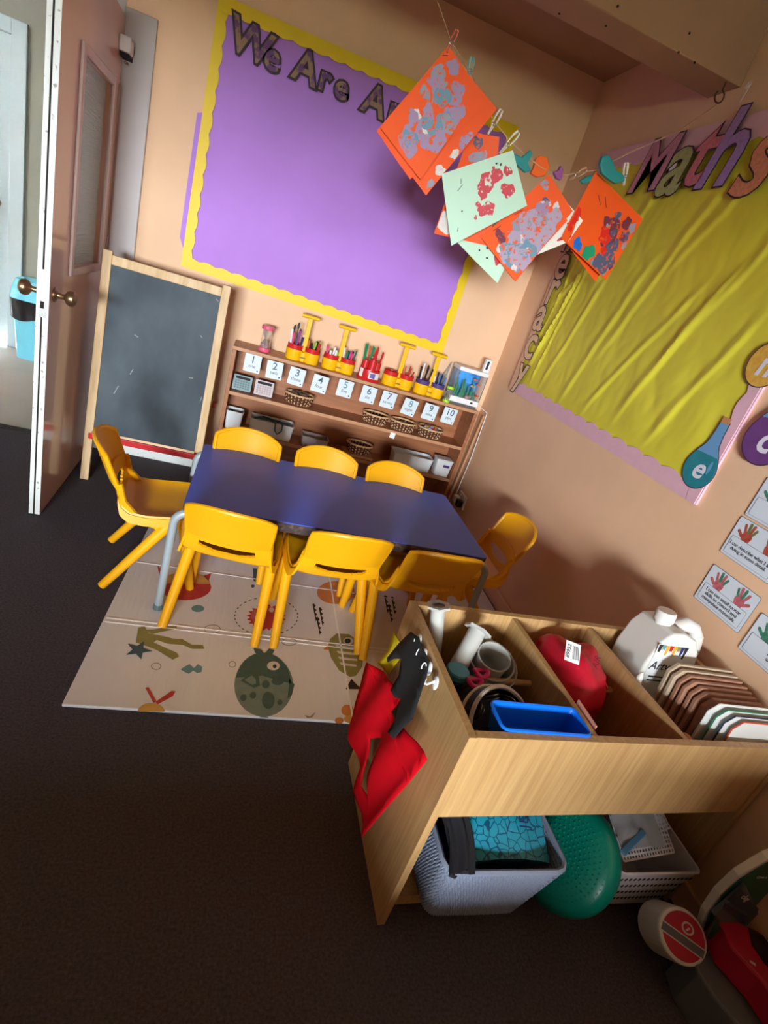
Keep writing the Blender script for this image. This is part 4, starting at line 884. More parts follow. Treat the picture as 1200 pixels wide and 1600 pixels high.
# ---- socket, plug and flex on the right wall
so = thing('wall_socket', (XR, 2.86, 0.22), 'white double socket low on the right wall beside bookcase', 'socket')
MB().box(XR - 0.012, 2.80, 0.19, XR, 2.92, 0.275).build('face_plate', 'white', so, bevel=0.003)
for y in (2.83, 2.89): MB().box(XR - 0.015, y - 0.006, 0.252, XR - 0.012, y + 0.006, 0.266).build('switch', 'tub_white', so)
pl_ = thing('plug', (XR - 0.02, 2.83, 0.22), 'black plug in the wall socket beside the bookcase', 'plug')
MB().box(XR - 0.048, 2.808, 0.20, XR - 0.0155, 2.852, 0.243).build('plug_body', 'black', pl_, bevel=0.005)
pl2 = thing('plug', (XR - 0.02, 2.89, 0.22), 'white plug with cable in the wall socket beside the bookcase', 'plug')
MB().box(XR - 0.05, 2.868, 0.20, XR - 0.0155, 2.912, 0.247).build('plug_body', 'white', pl2, bevel=0.006)
MB().tube([(XR - 0.03, 2.89, 0.20), (XR - 0.035, 2.895, 0.12), (XR - 0.02, 2.93, 0.10), (XR - 0.012, 2.96, 0.25), (XR - 0.008, 2.95, 0.5), (XR - 0.012, 2.96, 0.78), (1.33, 3.0, 0.81)], 0.0028, 6).build('flex', 'white', pl2, smooth=True)

# ================================================================== wooden storage unit in front
UO, UR = Vector((0.508, 0.645, 0)), math.radians(2.0)
UL, UD, UH, UB = 0.88, 0.432, 0.602, 0.385      # length, depth, height, compartment floor
un = thing('storage_unit', UO, 'light oak effect storage unit with open compartments on top', 'storage unit', rz=UR)
UM = WM[un.name]
def U(mb, name, m, par=un, **k): return mb.build(name, m, par, local=True, **k)
th = 0.018
D1, D2 = 0.300, 0.553
for x in (0, UL - th):
    U(MB().box(x, 0, 0, x + th, UD, UH), 'end_panel', 'wood_unit', bevel=0.0012)
U(MB().box(th, 0.003, UB - 0.012, UL - th, 0.021, UH - 0.002), 'front_panel', 'wood_unit', bevel=0.001)
U(MB().box(th, UD - 0.018, 0.03, UL - th, UD, UH), 'back_panel', 'wood_unit', bevel=0.001)
U(MB().box(th, 0.021, UB - 0.014, UL - th, UD - 0.018, UB), 'tray_floor', 'wood_unit')
U(MB().box(th, 0.03, 0.035, UL - th, UD - 0.018, 0.053), 'bottom_shelf', 'wood_unit')
U(MB().box(th, 0.04, 0.0, UL - th, 0.055, 0.035), 'plinth', 'wood_unit')
for x in (D1, D2): U(MB().box(x, 0.021, UB, x + 0.015, UD - 0.018, UH - 0.004), 'divider', 'wood_unit', bevel=0.001)
for a, b in ((th, D1), (D1 + 0.015, D2)):
    U(MB().tube([(a, 0.245, 0.525), (b, 0.245, 0.525)], 0.008, 10), 'dowel_rail', 'wood_pale', smooth=True)
LX = UO.x + th                                   # inner face of the left end
# ---- compartment one: measuring vessels, tambourine, tray
mat('frosted', (214, 216, 210), 0.28, trans=0.35, ior=1.2, spec=0.5); mat('navy_cap', (36, 56, 92), 0.4); mat('teal_cap', (70, 150, 176), 0.4); mat('hot_pink', (226, 52, 130), 0.35)
def axisM(a, b):
    a = Vector(a); z = (Vector(b) - a).normalized(); x = z.orthogonal().normalized(); y = z.cross(x)
    return Matrix(((x.x, y.x, z.x, a.x), (x.y, y.y, z.y, a.y), (x.z, y.z, z.z, a.z), (0, 0, 0, 1))), (Vector(b) - a).length
def cylinder_jar(a, b, r, rb, label):
    t = thing('measuring_cylinder', a, label, 'measuring cylinder'); M, L = axisM(a, b)
    MB().lathe([(0.0001, 0), (r, 0), (r, L), (r - 0.002, L), (r - 0.002, 0.004), (0.0001, 0.004)], 16, M).build('tube', 'frosted', t, smooth=True)
    MB().lathe([(rb, L - 0.006), (rb, L), (r - 0.001, L), (r - 0.001, L - 0.006)], 6, M).build('hexagonal_base', 'frosted', t)
cylinder_jar((0.592, 0.985, 0.41), (0.549, 1.028, 0.632), 0.019, 0.032, 'clear measuring cylinder sticking up in the unit corner')
cylinder_jar((0.572, 0.885, 0.475), (0.655, 0.985, 0.605), 0.022, 0.036, 'clear measuring cylinder lying beside the nested beakers')
ax = Vector((-0.10, -0.30, 1.0)).normalized()
for k, (r, h0, h1, lb) in enumerate(((0.072, 0.0, 0.112, 'largest outer clear beaker of the nested three'), (0.058, 0.012, 0.130, 'middle clear beaker of the nested three'), (0.041, 0.022, 0.145, 'smallest inner clear beaker of the nested three'))):
    c = Vector((0.706, 0.972, 0.432)); M, _ = axisM(c, c + ax)
    t = thing('beaker', c + ax * h0, lb, 'beaker', 'nested beakers')
    MB().lathe([(0.0001, h0), (r * 0.86, h0), (r, h1), (r - 0.0025, h1), (r * 0.86 - 0.0025, h0 + 0.003), (0.0001, h0 + 0.003)], 24, M).build('wall', 'frosted', t, smooth=True)
    MB().tube([M @ Vector((r * math.cos(2 * PI * i / 28), r * math.sin(2 * PI * i / 28), h1)) for i in range(28)], 0.0022, 6, closed=True).build('rim', 'frosted', t, smooth=True)
    if k == 0: MB().prism([(0, -0.022), (0.03, 0), (0, 0.022)], 0.004, M @ Matrix.Rotation(0.6, 4, 'Z') @ Matrix.Translation((r - 0.004, 0, h1 - 0.004))).build('spout', 'frosted', t)
t = thing('marker_pot', (0.592, 0.90, 0.42), 'dark blue pot with a teal lid in the unit', 'pot')
T_ = Matrix.Translation((0.590, 0.893, 0.45))
MB().lathe([(0.024, 0), (0.026, 0.085)], 18, T_).build('body', 'navy_cap', t, smooth=True)
MB().lathe([(0.029, 0.085), (0.029, 0.098), (0.026, 0.101), (0.0001, 0.101)], 18, T_).build('lid', 'teal_cap', t, smooth=True)
t = thing('scissors', (0.63, 0.885, 0.50), 'bright pink handled scissors beside the teal lidded pot', 'scissors')
for c in ((0.622, 0.862, 0.545), (0.650, 0.893, 0.548)):
    MB().tube([(c[0] + 0.017 * math.cos(2 * PI * i / 18), c[1] + 0.012 * math.sin(2 * PI * i / 18), c[2] + 0.004 * math.cos(4 * PI * i / 18)) for i in range(18)], 0.006, 8, closed=True).build('handle', 'hot_pink', t, smooth=True)
MB().prism([(0, -0.006), (0.09, -0.001), (0.09, 0.001), (0, 0.006)], 0.002, frame((0.630, 0.875, 0.540), (-0.1, 0.4, -0.9), (1, 0, 0))).build('blade', 'steel', t)
mat('drum_white', (222, 218, 206), 0.45); mat('jingle', (176, 170, 164), 0.28, metal=0.85); mat('maroon', (112, 22, 44), 0.7, var=0.2)
c = Vector((0.650, 0.775, 0.492)); ax = Vector((0.25, -0.68, 0.68)).normalized(); M, _ = axisM(c, c + ax); R = 0.092
t = thing('tambourine', c, 'black tambourine with white rims and silver jingles in unit', 'tambourine')
MB().lathe([(R - 0.006, 0), (R, 0), (R, 0.034), (R - 0.006, 0.034), (R - 0.006, 0)], 40, M).build('frame', 'black', t, smooth=True)
for z in (0.0, 0.034): MB().tube([M @ Vector((R * math.cos(2 * PI * i / 40), R * math.sin(2 * PI * i / 40), z)) for i in range(40)], 0.005, 6, closed=True).build('rim', 'drum_white', t, smooth=True)
for i in range(8):
    a = 2 * PI * i / 8 + 0.2; q = Vector(((R - 0.018) * math.cos(a), (R - 0.018) * math.sin(a), 0.017))
    for k in (-1, 1): MB().lathe([(0.0001, -0.001), (0.022, 0.002), (0.022, 0.003), (0.0001, 0.0005)], 16, M @ Matrix.Translation(q) @ Matrix.Rotation(PI / 2, 4, Vector((math.sin(a), -math.cos(a), 0))) @ Matrix.Translation((0, 0, 0.004 * k))).build('jingle', 'jingle', t, smooth=True)
c2 = Vector((0.610, 0.745, 0.425)); M, _ = axisM(c2, c2 + Vector((0.3, -0.5, 0.8)))
t = thing('tambourine', c2, 'second pale rimmed tambourine lying under the black one', 'tambourine')
MB().lathe([(0.068, 0), (0.073, 0), (0.073, 0.03), (0.068, 0.03), (0.068, 0)], 36, M).build('frame', 'drum_white', t, smooth=True)
for i in range(6):
    a = 2 * PI * i / 6; MB().lathe([(0.0001, 0), (0.018, 0.002), (0.018, 0.003), (0.0001, 0.001)], 14, M @ Matrix.Translation((0.058 * math.cos(a), 0.058 * math.sin(a), 0.015)) @ Matrix.Rotation(PI / 2, 4, Vector((math.sin(a), -math.cos(a), 0)))).build('jingle', 'jingle', t, smooth=True)
mat('tray_blue', (14, 112, 232), 0.3)
t = tub('plastic_tray', 0.592, 0.800, 0.672, 0.745, 0.548, 0.054, 'bright blue plastic tray at the front of the unit', 'tray_blue', 0.003, 0.010, 'tray')
# ---- compartment two: red bag
mat('red_nylon', (206, 22, 50), 0.45, var=0.15, vscale=14, bump=0.2, bscale=25)
t = thing('bag', (0.935, 0.93, 0.39), 'shiny red drawstring bag with a white barcode tag', 'bag')
def bagf(u, v):
    a = u * 2 * PI; b = (v - 0.5) * PI; cx = math.cos(b)
    n = mnoise.noise(Vector((math.cos(a) * 2.5 * cx, math.sin(a) * 2.5 * cx, math.sin(b) * 2))) * 0.16
    return (0.940 + 0.100 * (1 + n) * math.cos(a) * cx ** 0.7, 0.955 + 0.116 * (1 + n) * math.sin(a) * cx ** 0.7, 0.500 + (0.104 * (1 + n)) * math.sin(b) + 0.012 * math.sin(a * 3 + 1) * cx)
MB().sheet(bagf, 36, 18).build('pouch', 'red_nylon', t, smooth=True)
MB().tube([(0.90, 1.03, 0.555), (0.93, 0.98, 0.590), (0.975, 0.935, 0.592), (1.01, 0.88, 0.55)], 0.004, 6).build('seam', 'red_nylon', t, smooth=True)
tm = frame((0.893, 0.925, 0.618), (1, -0.18, -0.08), (0.1, 0.75, 0.6))
flat('barcode_tag', [(-0.022, -0.026), (0.020, -0.028), (0.024, 0.024), (-0.018, 0.026)], tm, 'paper', t, 0.001)
text('tag_number', '89952', 0.015, rot2(off(tm, 0.0016) @ Matrix.Translation((-0.011, 0, 0)), 80), 'ink', t)
for k in range(6): flat('tag_bar', [(0.001 + k * 0.003, -0.018), (0.0022 + k * 0.003, -0.018), (0.0022 + k * 0.003, 0.016), (0.001 + k * 0.003, 0.016)], off(tm, 0.001), 'ink', t)
text('lettering', 'AIR', 0.024, rot2(frame((0.958, 0.905, 0.612), (1, -0.2, -0.15), (0.1, 0.75, 0.6)), 75), 'maroon', t)
t = thing('cloth', (0.93, 0.74, 0.386), 'dark red cloth bundled beneath the red bag', 'cloth')
MB().sheet(lambda u, v: (0.845 + 0.20 * u, 0.675 + 0.12 * v, 0.392 + 0.03 * (math.sin(PI * u) * math.sin(PI * v)) + 0.012 * math.sin(9 * u + 3 * v) * math.sin(PI * u)), 20, 12, 0.004).build('fabric', 'maroon', t, smooth=True)
t = tag(MB().box(0.829, 0.70, 0.50, 0.832, 0.775, 0.602, Matrix.Rotation(0.0, 4, 'Z')).build('card_strip', mat('card_pink', (214, 150, 136), 0.6)), 'pink card edge poking up between the blue tray and divider', 'card')
# ---- compartment three: paint jug, glue, boards, blocks
mat('jug_white', (232, 232, 226), 0.3, var=0.03)
t = thing('paint_jug', (1.21, 0.98, UB), 'white plastic paint jug with handle and dripping paint label', 'jug')
JM = frame((1.140, 0.915, 0.415), (1, 0.02, 0.0), (0, 0.10, 1)) 
body = [(0.0, 0.0), (0.205, 0.0), (0.212, 0.03), (0.210, 0.17), (0.198, 0.185), (0.185, 0.178), (0.172, 0.195), (0.160, 0.240), (0.135, 0.275), (0.085, 0.292), (0.045, 0.288), (0.018, 0.255), (0.0, 0.19)]
MB().prism(body, -0.125, JM).build('body', 'jug_white', t, smooth=True, bevel=0.022)
MB().tube([JM @ Vector(p) for p in ((0.110, 0.275, -0.062), (0.140, 0.292, -0.062), (0.175, 0.285, -0.062), (0.203, 0.258, -0.062), (0.212, 0.22, -0.062), (0.205, 0.175, -0.062))], [0.022, 0.022, 0.020, 0.019, 0.019, 0.022], 10).build('handle', 'jug_white', t, smooth=True)
CM, _ = axisM(JM @ Vector((0.062, 0.285, -0.062)), JM @ Vector((0.055, 0.36, -0.062)))
MB().lathe([(0.022, 0), (0.022, 0.012), (0.027, 0.012), (0.027, 0.036), (0.024, 0.040), (0.0001, 0.040)], 20, CM).build('cap', 'jug_white', t, smooth=True)
lM = off(JM, 0.0008) @ Matrix.Translation((-0.008, 0.02, 0))
flat('label', [(0.02, 0.06), (0.125, 0.06), (0.125, 0.235), (0.02, 0.235)], lM, 'paper', t)
for k, (m) in enumerate(('ink', 'print_teal', 'gold_print', 'red_paint', 'gold_print', 'print_olive', 'pen_navy', 'ink')):
    x = 0.022 + k * 0.0127; dl = (0.022, 0.012, 0.030, 0.016, 0.034, 0.014, 0.026, 0.036)[k]
    flat('drip_print', [(x, 0.233), (x + 0.0127, 0.233), (x + 0.011, 0.215), (x + 0.009, 0.233 - dl), (x + 0.004, 0.233 - dl), (x + 0.002, 0.215)], off(lM, 0.0006), m, t)
text('label_text', 'Artvar', 0.036, off(lM, 0.0012) @ Matrix.Translation((0.070, 0.168, 0)), 'ink', t, shear=0.2)
for k in range(2): flat('label_line', rrect(0.035, 0.132 - k * 0.012, 0.105, 0.136 - k * 0.012, 0.001), off(lM, 0.0006), 'ink', t)
t = thing('glue_bottle', (1.085, 0.93, UB), 'small white glue bottle with yellow label beside the paint jug', 'bottle')
T_ = Matrix.Translation((1.088, 0.885, 0.47))
MB().lathe([(0.0001, 0), (0.016, 0), (0.0165, 0.10), (0.010, 0.115), (0.006, 0.118)], 16, T_).build('body', 'jug_white', t, smooth=True)
MB().lathe([(0.0168, 0.03), (0.0170, 0.03), (0.0170, 0.085), (0.0168, 0.085)], 16, T_).build('label', 'gold_print', t)
MB().lathe([(0.0095, 0.112), (0.008, 0.13), (0.003, 0.142), (0.0001, 0.143)], 12, T_).build('nozzle', 'jug_white', t, smooth=True)
mat('block_wood', (196, 132, 74), 0.5, var=0.2, vscale=20); mat('board_pale', (208, 186, 160), 0.55, var=0.12, vscale=20); mat('board_pink', (190, 142, 116), 0.55, var=0.15, vscale=20)
for (x, y, z, s, a, lb) in ((1.098, 0.825, 0.545, 0.034, 0.5, 'small wooden block beneath the glue bottle'), (1.108, 0.712, 0.560, 0.034, 0.2, 'square wooden block at front beside the whiteboards'), (1.128, 0.690, 0.548, 0.030, 0.6, 'smaller wooden block wedged beside the whiteboards')):
    tag(MB().box(-s / 2, -s / 2, -s / 2, s / 2, s / 2, s / 2, Matrix.Translation((x, y, z)) @ Euler((0.3, 0.4, a)).to_matrix().to_4x4()).build('wooden_block', 'block_wood', bevel=0.003), lb, 'block')
def plate(i, y, x0, z1, m, label, group, th_=0.010, edge=None, lean=0.10):
    M = frame((x0, y, UB + 0.002), (1, 0, 0), (0, lean, 1)); w_, h = 1.375 - x0, z1 - UB
    t = thing('wooden_board' if edge is None else 'whiteboard', (x0 + w_ / 2, y, UB), label, 'board', group)
    po = [(0, 0), (w_, 0), (w_, h), (0.022, h), (0, h - 0.022)]
    MB().prism(po, -th_, M).build('panel', m, t, bevel=0.0015)
    if edge: MB().tube([M @ Vector((x, yy, -th_ / 2)) for x, yy in ((0, 0.05), (0, h - 0.022), (0.022, h), (w_, h))], th_ * 0.45, 6).build('edge_trim', edge, t)
ys = (0.862, 0.843, 0.826, 0.808, 0.791, 0.774, 0.756)
for i, y in enumerate(ys):
    plate(i, y, 1.168 + 0.004 * i - 0.004 * (i % 2), 0.648 - 0.002 * i, 'board_pale' if i < 2 else 'board_pink', ('first pale', 'second pale', 'third reddish', 'fourth reddish', 'fifth reddish', 'sixth reddish', 'seventh reddish')[i] + ' wooden board counted from the paint jug', 'wooden boards standing in the unit')
mat('trim_green', (40, 130, 90), 0.4); mat('trim_white', (226, 230, 228), 0.4); mat('trim_navy', (40, 48, 84), 0.4); mat('trim_red', (214, 90, 70), 0.4)
for i, (y, e, lb) in enumerate(((0.735, 'trim_white', 'whiteboard with white edge next to the wooden boards'), (0.721, 'trim_green', 'whiteboard with dark green edge in the row'), (0.707, 'trim_navy', 'whiteboard with navy edge in the row'), (0.693, 'trim_red', 'frontmost whiteboard with red edge facing forward'))):
    plate(i, y, 1.172 + 0.013 * i, 0.648 - 0.003 * i, 'trim_white', lb, 'whiteboards standing in the unit', 0.005, e, 0.06)
# ---- hooks and felt costumes on the unit's left end
mat('felt_red', (206, 10, 28), 0.9, var=0.10, vscale=8, spec=0.1); mat('felt_black', (20, 20, 22), 0.9); mat('felt_yellow', (226, 206, 40), 0.9, spec=0.1)
for k, (y, z) in enumerate(((0.945, 0.580), (0.895, 0.580), (0.850, 0.580), (0.803, 0.584))):
    t = thing('wall_hook', (UO.x - 0.01, y, z), ('white hook on unit end nearest the table', 'second white hook from the table on unit end', 'third white hook from the table on unit end', 'empty white hook on unit end nearest the front')[k], 'hook', 'white hooks on the unit end')
    xx = UO.x - 0.0125
    MB().ball((xx - 0.004, y, z), (0.004, 0.013, 0.017), 12, 7).build('pad', 'white', t, smooth=True)
    MB().tube([(xx - 0.006, y, z + 0.004), (xx - 0.022, y, z - 0.006), (xx - 0.030, y, z - 0.004), (xx - 0.030, y, z + 0.010)], 0.003, 7).build('prong', 'white', t, smooth=True)
def felt(name, pts, x, m, label, hole=None, t_=0.003, bulge=0.0, par=None):
    P2 = [WX(u, v, x) for u, v in pts]; loops = [P2] + ([[WX(u, v, x) for u, v in hole]] if hole else [])
    flat_ = [[Vector((p.y, p.z, 0)) for p in l] for l in loops]; allp = [p for l in loops for p in l]
    bm = bmesh.new(); vs_ = [bm.verts.new(p) for p in allp]
    for tri in tessellate_polygon(flat_):
        try: bm.faces.new([vs_[q] for q in tri])
        except ValueError: pass
    bmesh.ops.recalc_face_normals(bm, faces=bm.faces)
    bmesh.ops.triangulate(bm, faces=bm.faces)
    for _ in range(3): 
        bmesh.ops.subdivide_edges(bm, edges=[e for e in bm.edges if e.calc_length() > 0.03], cuts=1)
        bmesh.ops.triangulate(bm, faces=bm.faces)
    for v_ in bm.verts: v_.co.x += -abs(bulge) * (0.5 + 0.5 * math.sin(v_.co.y * 42 + v_.co.z * 14)) 
    me = bpy.data.meshes.new(name); bm.to_mesh(me); bm.free()
    cen = sum((Vector(v_.co) for v_ in me.vertices), Vector()) / len(me.vertices)
    t = thing(name, cen, label, 'felt costume')
    o = place(me, 'felt', m, t, smooth=True); s_ = o.modifiers.new('solid', 'SOLIDIFY'); s_.thickness = t_; s_.offset = 0
    return t
felt('felt_costume', [(620, 988), (626, 1005), (624, 1030), (607, 1054), (594, 1036), (610, 1015)], 0.480, 'felt_yellow', 'yellow felt piece hanging behind the red and black felt', bulge=0.008)
felt('felt_costume', [(580, 1036), (600, 1050), (618, 1066), (630, 1083), (622, 1100), (612, 1112), (622, 1128), (628, 1140), (637, 1135), (655, 1160), (668, 1187), (640, 1224), (605, 1265), (571, 1308), (566, 1270), (560, 1238), (566, 1200), (550, 1150), (547, 1135), (556, 1100), (568, 1070)], 0.466, 'felt_red', 'large red felt costume piece hanging from unit end', hole=[(579, 1154), (600, 1152), (591, 1185), (583, 1210), (578, 1246), (572, 1228), (575, 1190)], bulge=0.014)
felt('felt_costume', [(647, 988), (660, 996), (664, 1015), (670, 1035), (668, 1060), (660, 1095), (650, 1125), (641, 1132), (622, 1154), (611, 1144), (622, 1124), (614, 1115), (628, 1092), (618, 1090), (614, 1078), (628, 1055), (634, 1030), (618, 1030), (608, 1035), (606, 1028), (625, 1006)], 0.450, 'felt_black', 'black felt mask hanging over the red felt on unit end', bulge=0.010)
for k, (u, v) in enumerate(((649, 1000), (652, 1021), (660, 1043))):
    p = WX(u, v, 0.440); t = thing('elastic_loop', p, ('thin white elastic loop on first hook over black felt', 'thin white elastic loop on second hook over black felt', 'thin white elastic loop on third hook over black felt')[k], 'loop')
    MB().tube([(0.443 + 0.004 * math.cos(a), p.y + 0.006 * math.sin(a), p.z + 0.008 * math.sin(a + 0.6)) for a in [PI * i / 8 for i in range(9)]], 0.0013, 6).build('cord', 'white', t)

# ================================================================== below the unit
mat('basket_grey', (150, 162, 186), 0.5, var=0.08, vscale=20)
t = thing('storage_basket', (0.72, 0.70, 0.053), 'grey blue knit pattern storage basket under the unit', 'basket')
BX0, BX1, BY0, BY1, BZ0, BZ1 = 0.582, 0.868, 0.612, 0.86, 0.055, 0.262
per = rrect(0, 0, 1, 1, 0.06, 4)
def perim(e, n):
    pts = rrect(BX0 - e, BY0 - e, BX1 + e, BY1 + e, 0.03, 5) ; pts.append(pts[0])
    Ls = [0]; 
    for a, b in zip(pts, pts[1:]): Ls.append(Ls[-1] + math.hypot(b[0] - a[0], b[1] - a[1]))
    out = []; j = 0
    for i in range(n + 1):
        s = Ls[-1] * i / n
        while j < len(Ls) - 2 and Ls[j + 1] < s: j += 1
        q = (s - Ls[j]) / max(1e-9, Ls[j + 1] - Ls[j]); out.append((pts[j][0] + (pts[j + 1][0] - pts[j][0]) * q, pts[j][1] + (pts[j + 1][1] - pts[j][1]) * q))
    return out
NP = 360; lo_, hi_ = perim(-0.022, NP), perim(0.008, NP)
def bwf(u, v):
    i = round(u * NP); a, b = lo_[i], hi_[i]; x, y = a[0] + (b[0] - a[0]) * v, a[1] + (b[1] - a[1]) * v
    k = math.sin(u * 2 * PI * 72 + (1 if int(v * 22) % 2 else -1) * 0.9) * math.sin(v * 22 * PI)
    cx, cy = (BX0 + BX1) / 2, (BY0 + BY1) / 2; d = Vector((x - cx, y - cy)).normalized() * 0.0075 * abs(k)
    return (x + d.x, y + d.y, BZ0 + (BZ1 - BZ0) * v)
MB().sheet(bwf, NP, 66, 0.003).build('woven_wall', 'basket_grey', t, smooth=True)
MB().prism(perim(-0.024, 40)[:-1], 0.004, FLO(0, 0, BZ0)).build('bottom', 'basket_grey', t)
MB().tube([(x, y, BZ1) for x, y in perim(0.008, 60)[:-1]], 0.006, 6, closed=True).build('rim', 'basket_grey', t, smooth=True)
def lines_mat(name, c1, c2, sc):
    m = mat(name, c1, 0.4); nt = m.node_tree; b = nt.nodes['Principled BSDF']
    vo = nt.nodes.new('ShaderNodeTexVoronoi'); vo.feature = 'DISTANCE_TO_EDGE'; vo.inputs['Scale'].default_value = sc; vo.inputs['Randomness'].default_value = 1.0
    tc = nt.nodes.new('ShaderNodeTexCoord'); nz = nt.nodes.new('ShaderNodeTexNoise'); nz.inputs['Scale'].default_value = 20
    mx = nt.nodes.new('ShaderNodeVectorMath'); mx.operation = 'MULTIPLY_ADD'; mx.inputs[1].default_value = (0.03, 0.03, 0.03)
    nt.links.new(tc.outputs['Object'], nz.inputs['Vector']); nt.links.new(nz.outputs['Color'], mx.inputs[0]); nt.links.new(tc.outputs['Object'], mx.inputs[2]); nt.links.new(mx.outputs[0], vo.inputs['Vector'])
    cr = nt.nodes.new('ShaderNodeValToRGB'); cr.color_ramp.elements[0].position = 0.035; cr.color_ramp.elements[0].color = lin(c2); cr.color_ramp.elements[1].position = 0.06; cr.color_ramp.elements[1].color = lin(c1)
    nt.links.new(vo.outputs['Distance'], cr.inputs[0]); nt.links.new(cr.outputs[0], b.inputs['Base Color'])
    return m
lines_mat('turquoise_print', (40, 158, 186), (14, 84, 116), 48)
t = thing('gift_bag', (0.76, 0.70, 0.1), 'turquoise printed bag with dark lettering inside the grey basket', 'bag')
def gb(u, v): return (0.635 + 0.222 * u, 0.640 + 0.20 * v, 0.235 + 0.10 * v + 0.016 * math.sin(PI * u) + 0.004 * mnoise.noise(Vector((u * 5, v * 5, 1))))
MB().sheet(gb, 24, 20, 0.14).build('bag_body', 'turquoise_print', t, smooth=True)
gm_ = frame((0.793, 0.722, 0.306), (0.1, 1, 0.5), (-1, 0.1, 0))
text('lettering', 'JELLY', 0.034, gm_, 'pen_navy', t, space=1.05)
flat('emblem', rrect(-0.012, -0.009, 0.012, 0.009, 0.003), off(frame((0.745, 0.78, 0.3245), (1, 0, 0), (0, 1, 0.5)), 0.0), 'pen_navy', t)
t = thing('garment', (0.61, 0.70, 0.1), 'black garment draped over the left rim of the grey basket', 'garment')
MB().sheet(lambda u, v: (0.576 + 0.060 * u + 0.012 * math.sin(v * 5), 0.598 + 0.22 * v, 0.262 + 0.085 * v + 0.018 * math.sin(PI * u) + 0.006 * math.sin(u * 14 + v * 4)), 16, 20, 0.02).build('fabric', mat('dark_fabric', (34, 32, 38), 0.9, var=0.2), t, smooth=True)
# wobble cushion
mat('cushion_teal', (0, 132, 112), 0.32)
cc = Vector((0.962, 0.705, 0.172)); ax = Vector((-0.82, -0.22, 0.45)).normalized(); M, _ = axisM(cc - ax * 0.02, cc + ax)
t = thing('wobble_cushion', (cc.x, cc.y, 0.02), 'round teal wobble cushion standing between the baskets under unit', 'cushion')
R = 0.136
MB().lathe([(0.0001, -0.030), (R * 0.55, -0.032), (R * 0.85, -0.028), (R * 0.97, -0.012), (R, 0.010), (R * 0.97, 0.032), (R * 0.85, 0.048), (R * 0.55, 0.054), (0.0001, 0.055)], 40, M).build('cushion_body', 'cushion_teal', t, smooth=True)
nb = MB()
for r in range(2, 11):
    n = r * 6
    for k in range(n):
        a = 2 * PI * k / n; rr = r * 0.0115; zz = 0.055 - 0.012 * (rr / (R * 0.9)) ** 4
        nb.lathe([(0.0032, 0), (0.0024, 0.0022), (0.0001, 0.003)], 6, M @ Matrix.Translation((rr * math.cos(a), rr * math.sin(a), zz - 0.0005)))
tag(nb.build('nubs', 'cushion_teal', t), kind='stuff')
# second basket
mat('basket_white', (206, 204, 212), 0.5)
t = tub('storage_basket', 1.060, 1.305, 0.622, 0.84, 0.054, 0.165, 'whitish plastic basket with holes, right of the teal cushion', 'basket_white', 0.003, 0.022, 'basket')
for r in range(4):
    for k in range(17):
        s = (k + 0.5 + 0.5 * (r % 2)) / 17.5; v = 0.22 + 0.2 * r
        x = 1.060 + 0.022 * (1 - v) + s * (0.245 - 0.044 * (1 - v)); y = 0.622 + 0.022 * (1 - v)
        flat('hole', circ(0, 0, 0.0035, 0.006, 8), frame((x, y - 0.0005, 0.054 + 0.165 * v), (1, 0, 0), (0, -0.13, 1)), 'dark_gap', t, 0.0006)
mat('sheet_white', (216, 220, 230), 0.4); mat('sheet_blue', (90, 150, 190), 0.4); mat('clear_film', (200, 205, 210), 0.15, trans=0.5, ior=1.1)
def perf(name, M, w_, h, nx, ny, label):
    t = thing(name, M @ Vector((w_ / 2, h / 2, 0)), label, 'sheet'); bx, by = w_ / nx, h / ny
    mb = MB()
    for i in range(nx + 1): mb.box(i * bx - bx * 0.22, 0, 0, i * bx + bx * 0.22, h, 0.0015, M)
    for j in range(ny + 1): mb.box(0, j * by - by * 0.22, 0.0002, w_, j * by + by * 0.22, 0.0017, M)
    tag(mb.build('mesh_grid', 'sheet_white', t), kind='stuff')
    return t
perf('plastic_mesh_sheet', frame((1.10, 0.660, 0.205), (1, 0.10, 0.05), (-0.1, 0.9, 0.5)), 0.17, 0.14, 18, 14, 'white plastic mesh sheet lying in the white basket')
perf('plastic_mesh_sheet', frame((1.135, 0.690, 0.235), (1, 0.25, 0.02), (-0.2, 0.9, 0.45)), 0.15, 0.12, 16, 12, 'white plastic mesh sheet on top of the other in basket')
t = tag(MB().sheet(lambda u, v: (1.075 + 0.14 * u, 0.67 + 0.14 * v, 0.245 + 0.06 * v + 0.01 * mnoise.noise(Vector((u * 4, v * 4, 7)))), 14, 14, 0.001).build('plastic_wallet', 'clear_film', smooth=True), 'clear plastic wallet on top of the white basket', 'wallet')
t = tag(MB().bar((1.07, 0.655, 0.245), (1.16, 0.70, 0.26), 0.016, 0.006).build('blue_stick', 'sheet_blue', bevel=0.002), 'flat blue stick in the white basket', 'stick')

# ================================================================== washing line of paintings
mat('card_orange', (250, 92, 24), 0.6, var=0.06, vscale=6); mat('card_mint', (196, 232, 208), 0.6, var=0.03); mat('card_white', (238, 236, 226), 0.6)
for nm, c in (('paint_lilac', (164, 140, 176)), ('paint_grey', (150, 150, 170)), ('paint_white', (226, 218, 214)), ('paint_red', (200, 30, 50)), ('paint_bluegrey', (110, 150, 176)), ('paint_plum', (120, 50, 72)), ('paint_slate', (84, 90, 122)), ('paint_blue', (20, 110, 210)), ('paint_scarlet', (226, 36, 30)), ('paint_green', (20, 150, 110)), ('paint_mauve', (176, 160, 184))):
    mat(nm, c, 0.5, rgb2=(232, 96, 40) if nm not in ('paint_red', 'paint_white', 'paint_blue', 'paint_green') else ((206, 220, 204) if nm == 'paint_red' else None), var=0.15, vscale=70, lo=0.36, hi=0.44, detail=6)
LINE = [(0.20, 2.02, 2.235)]
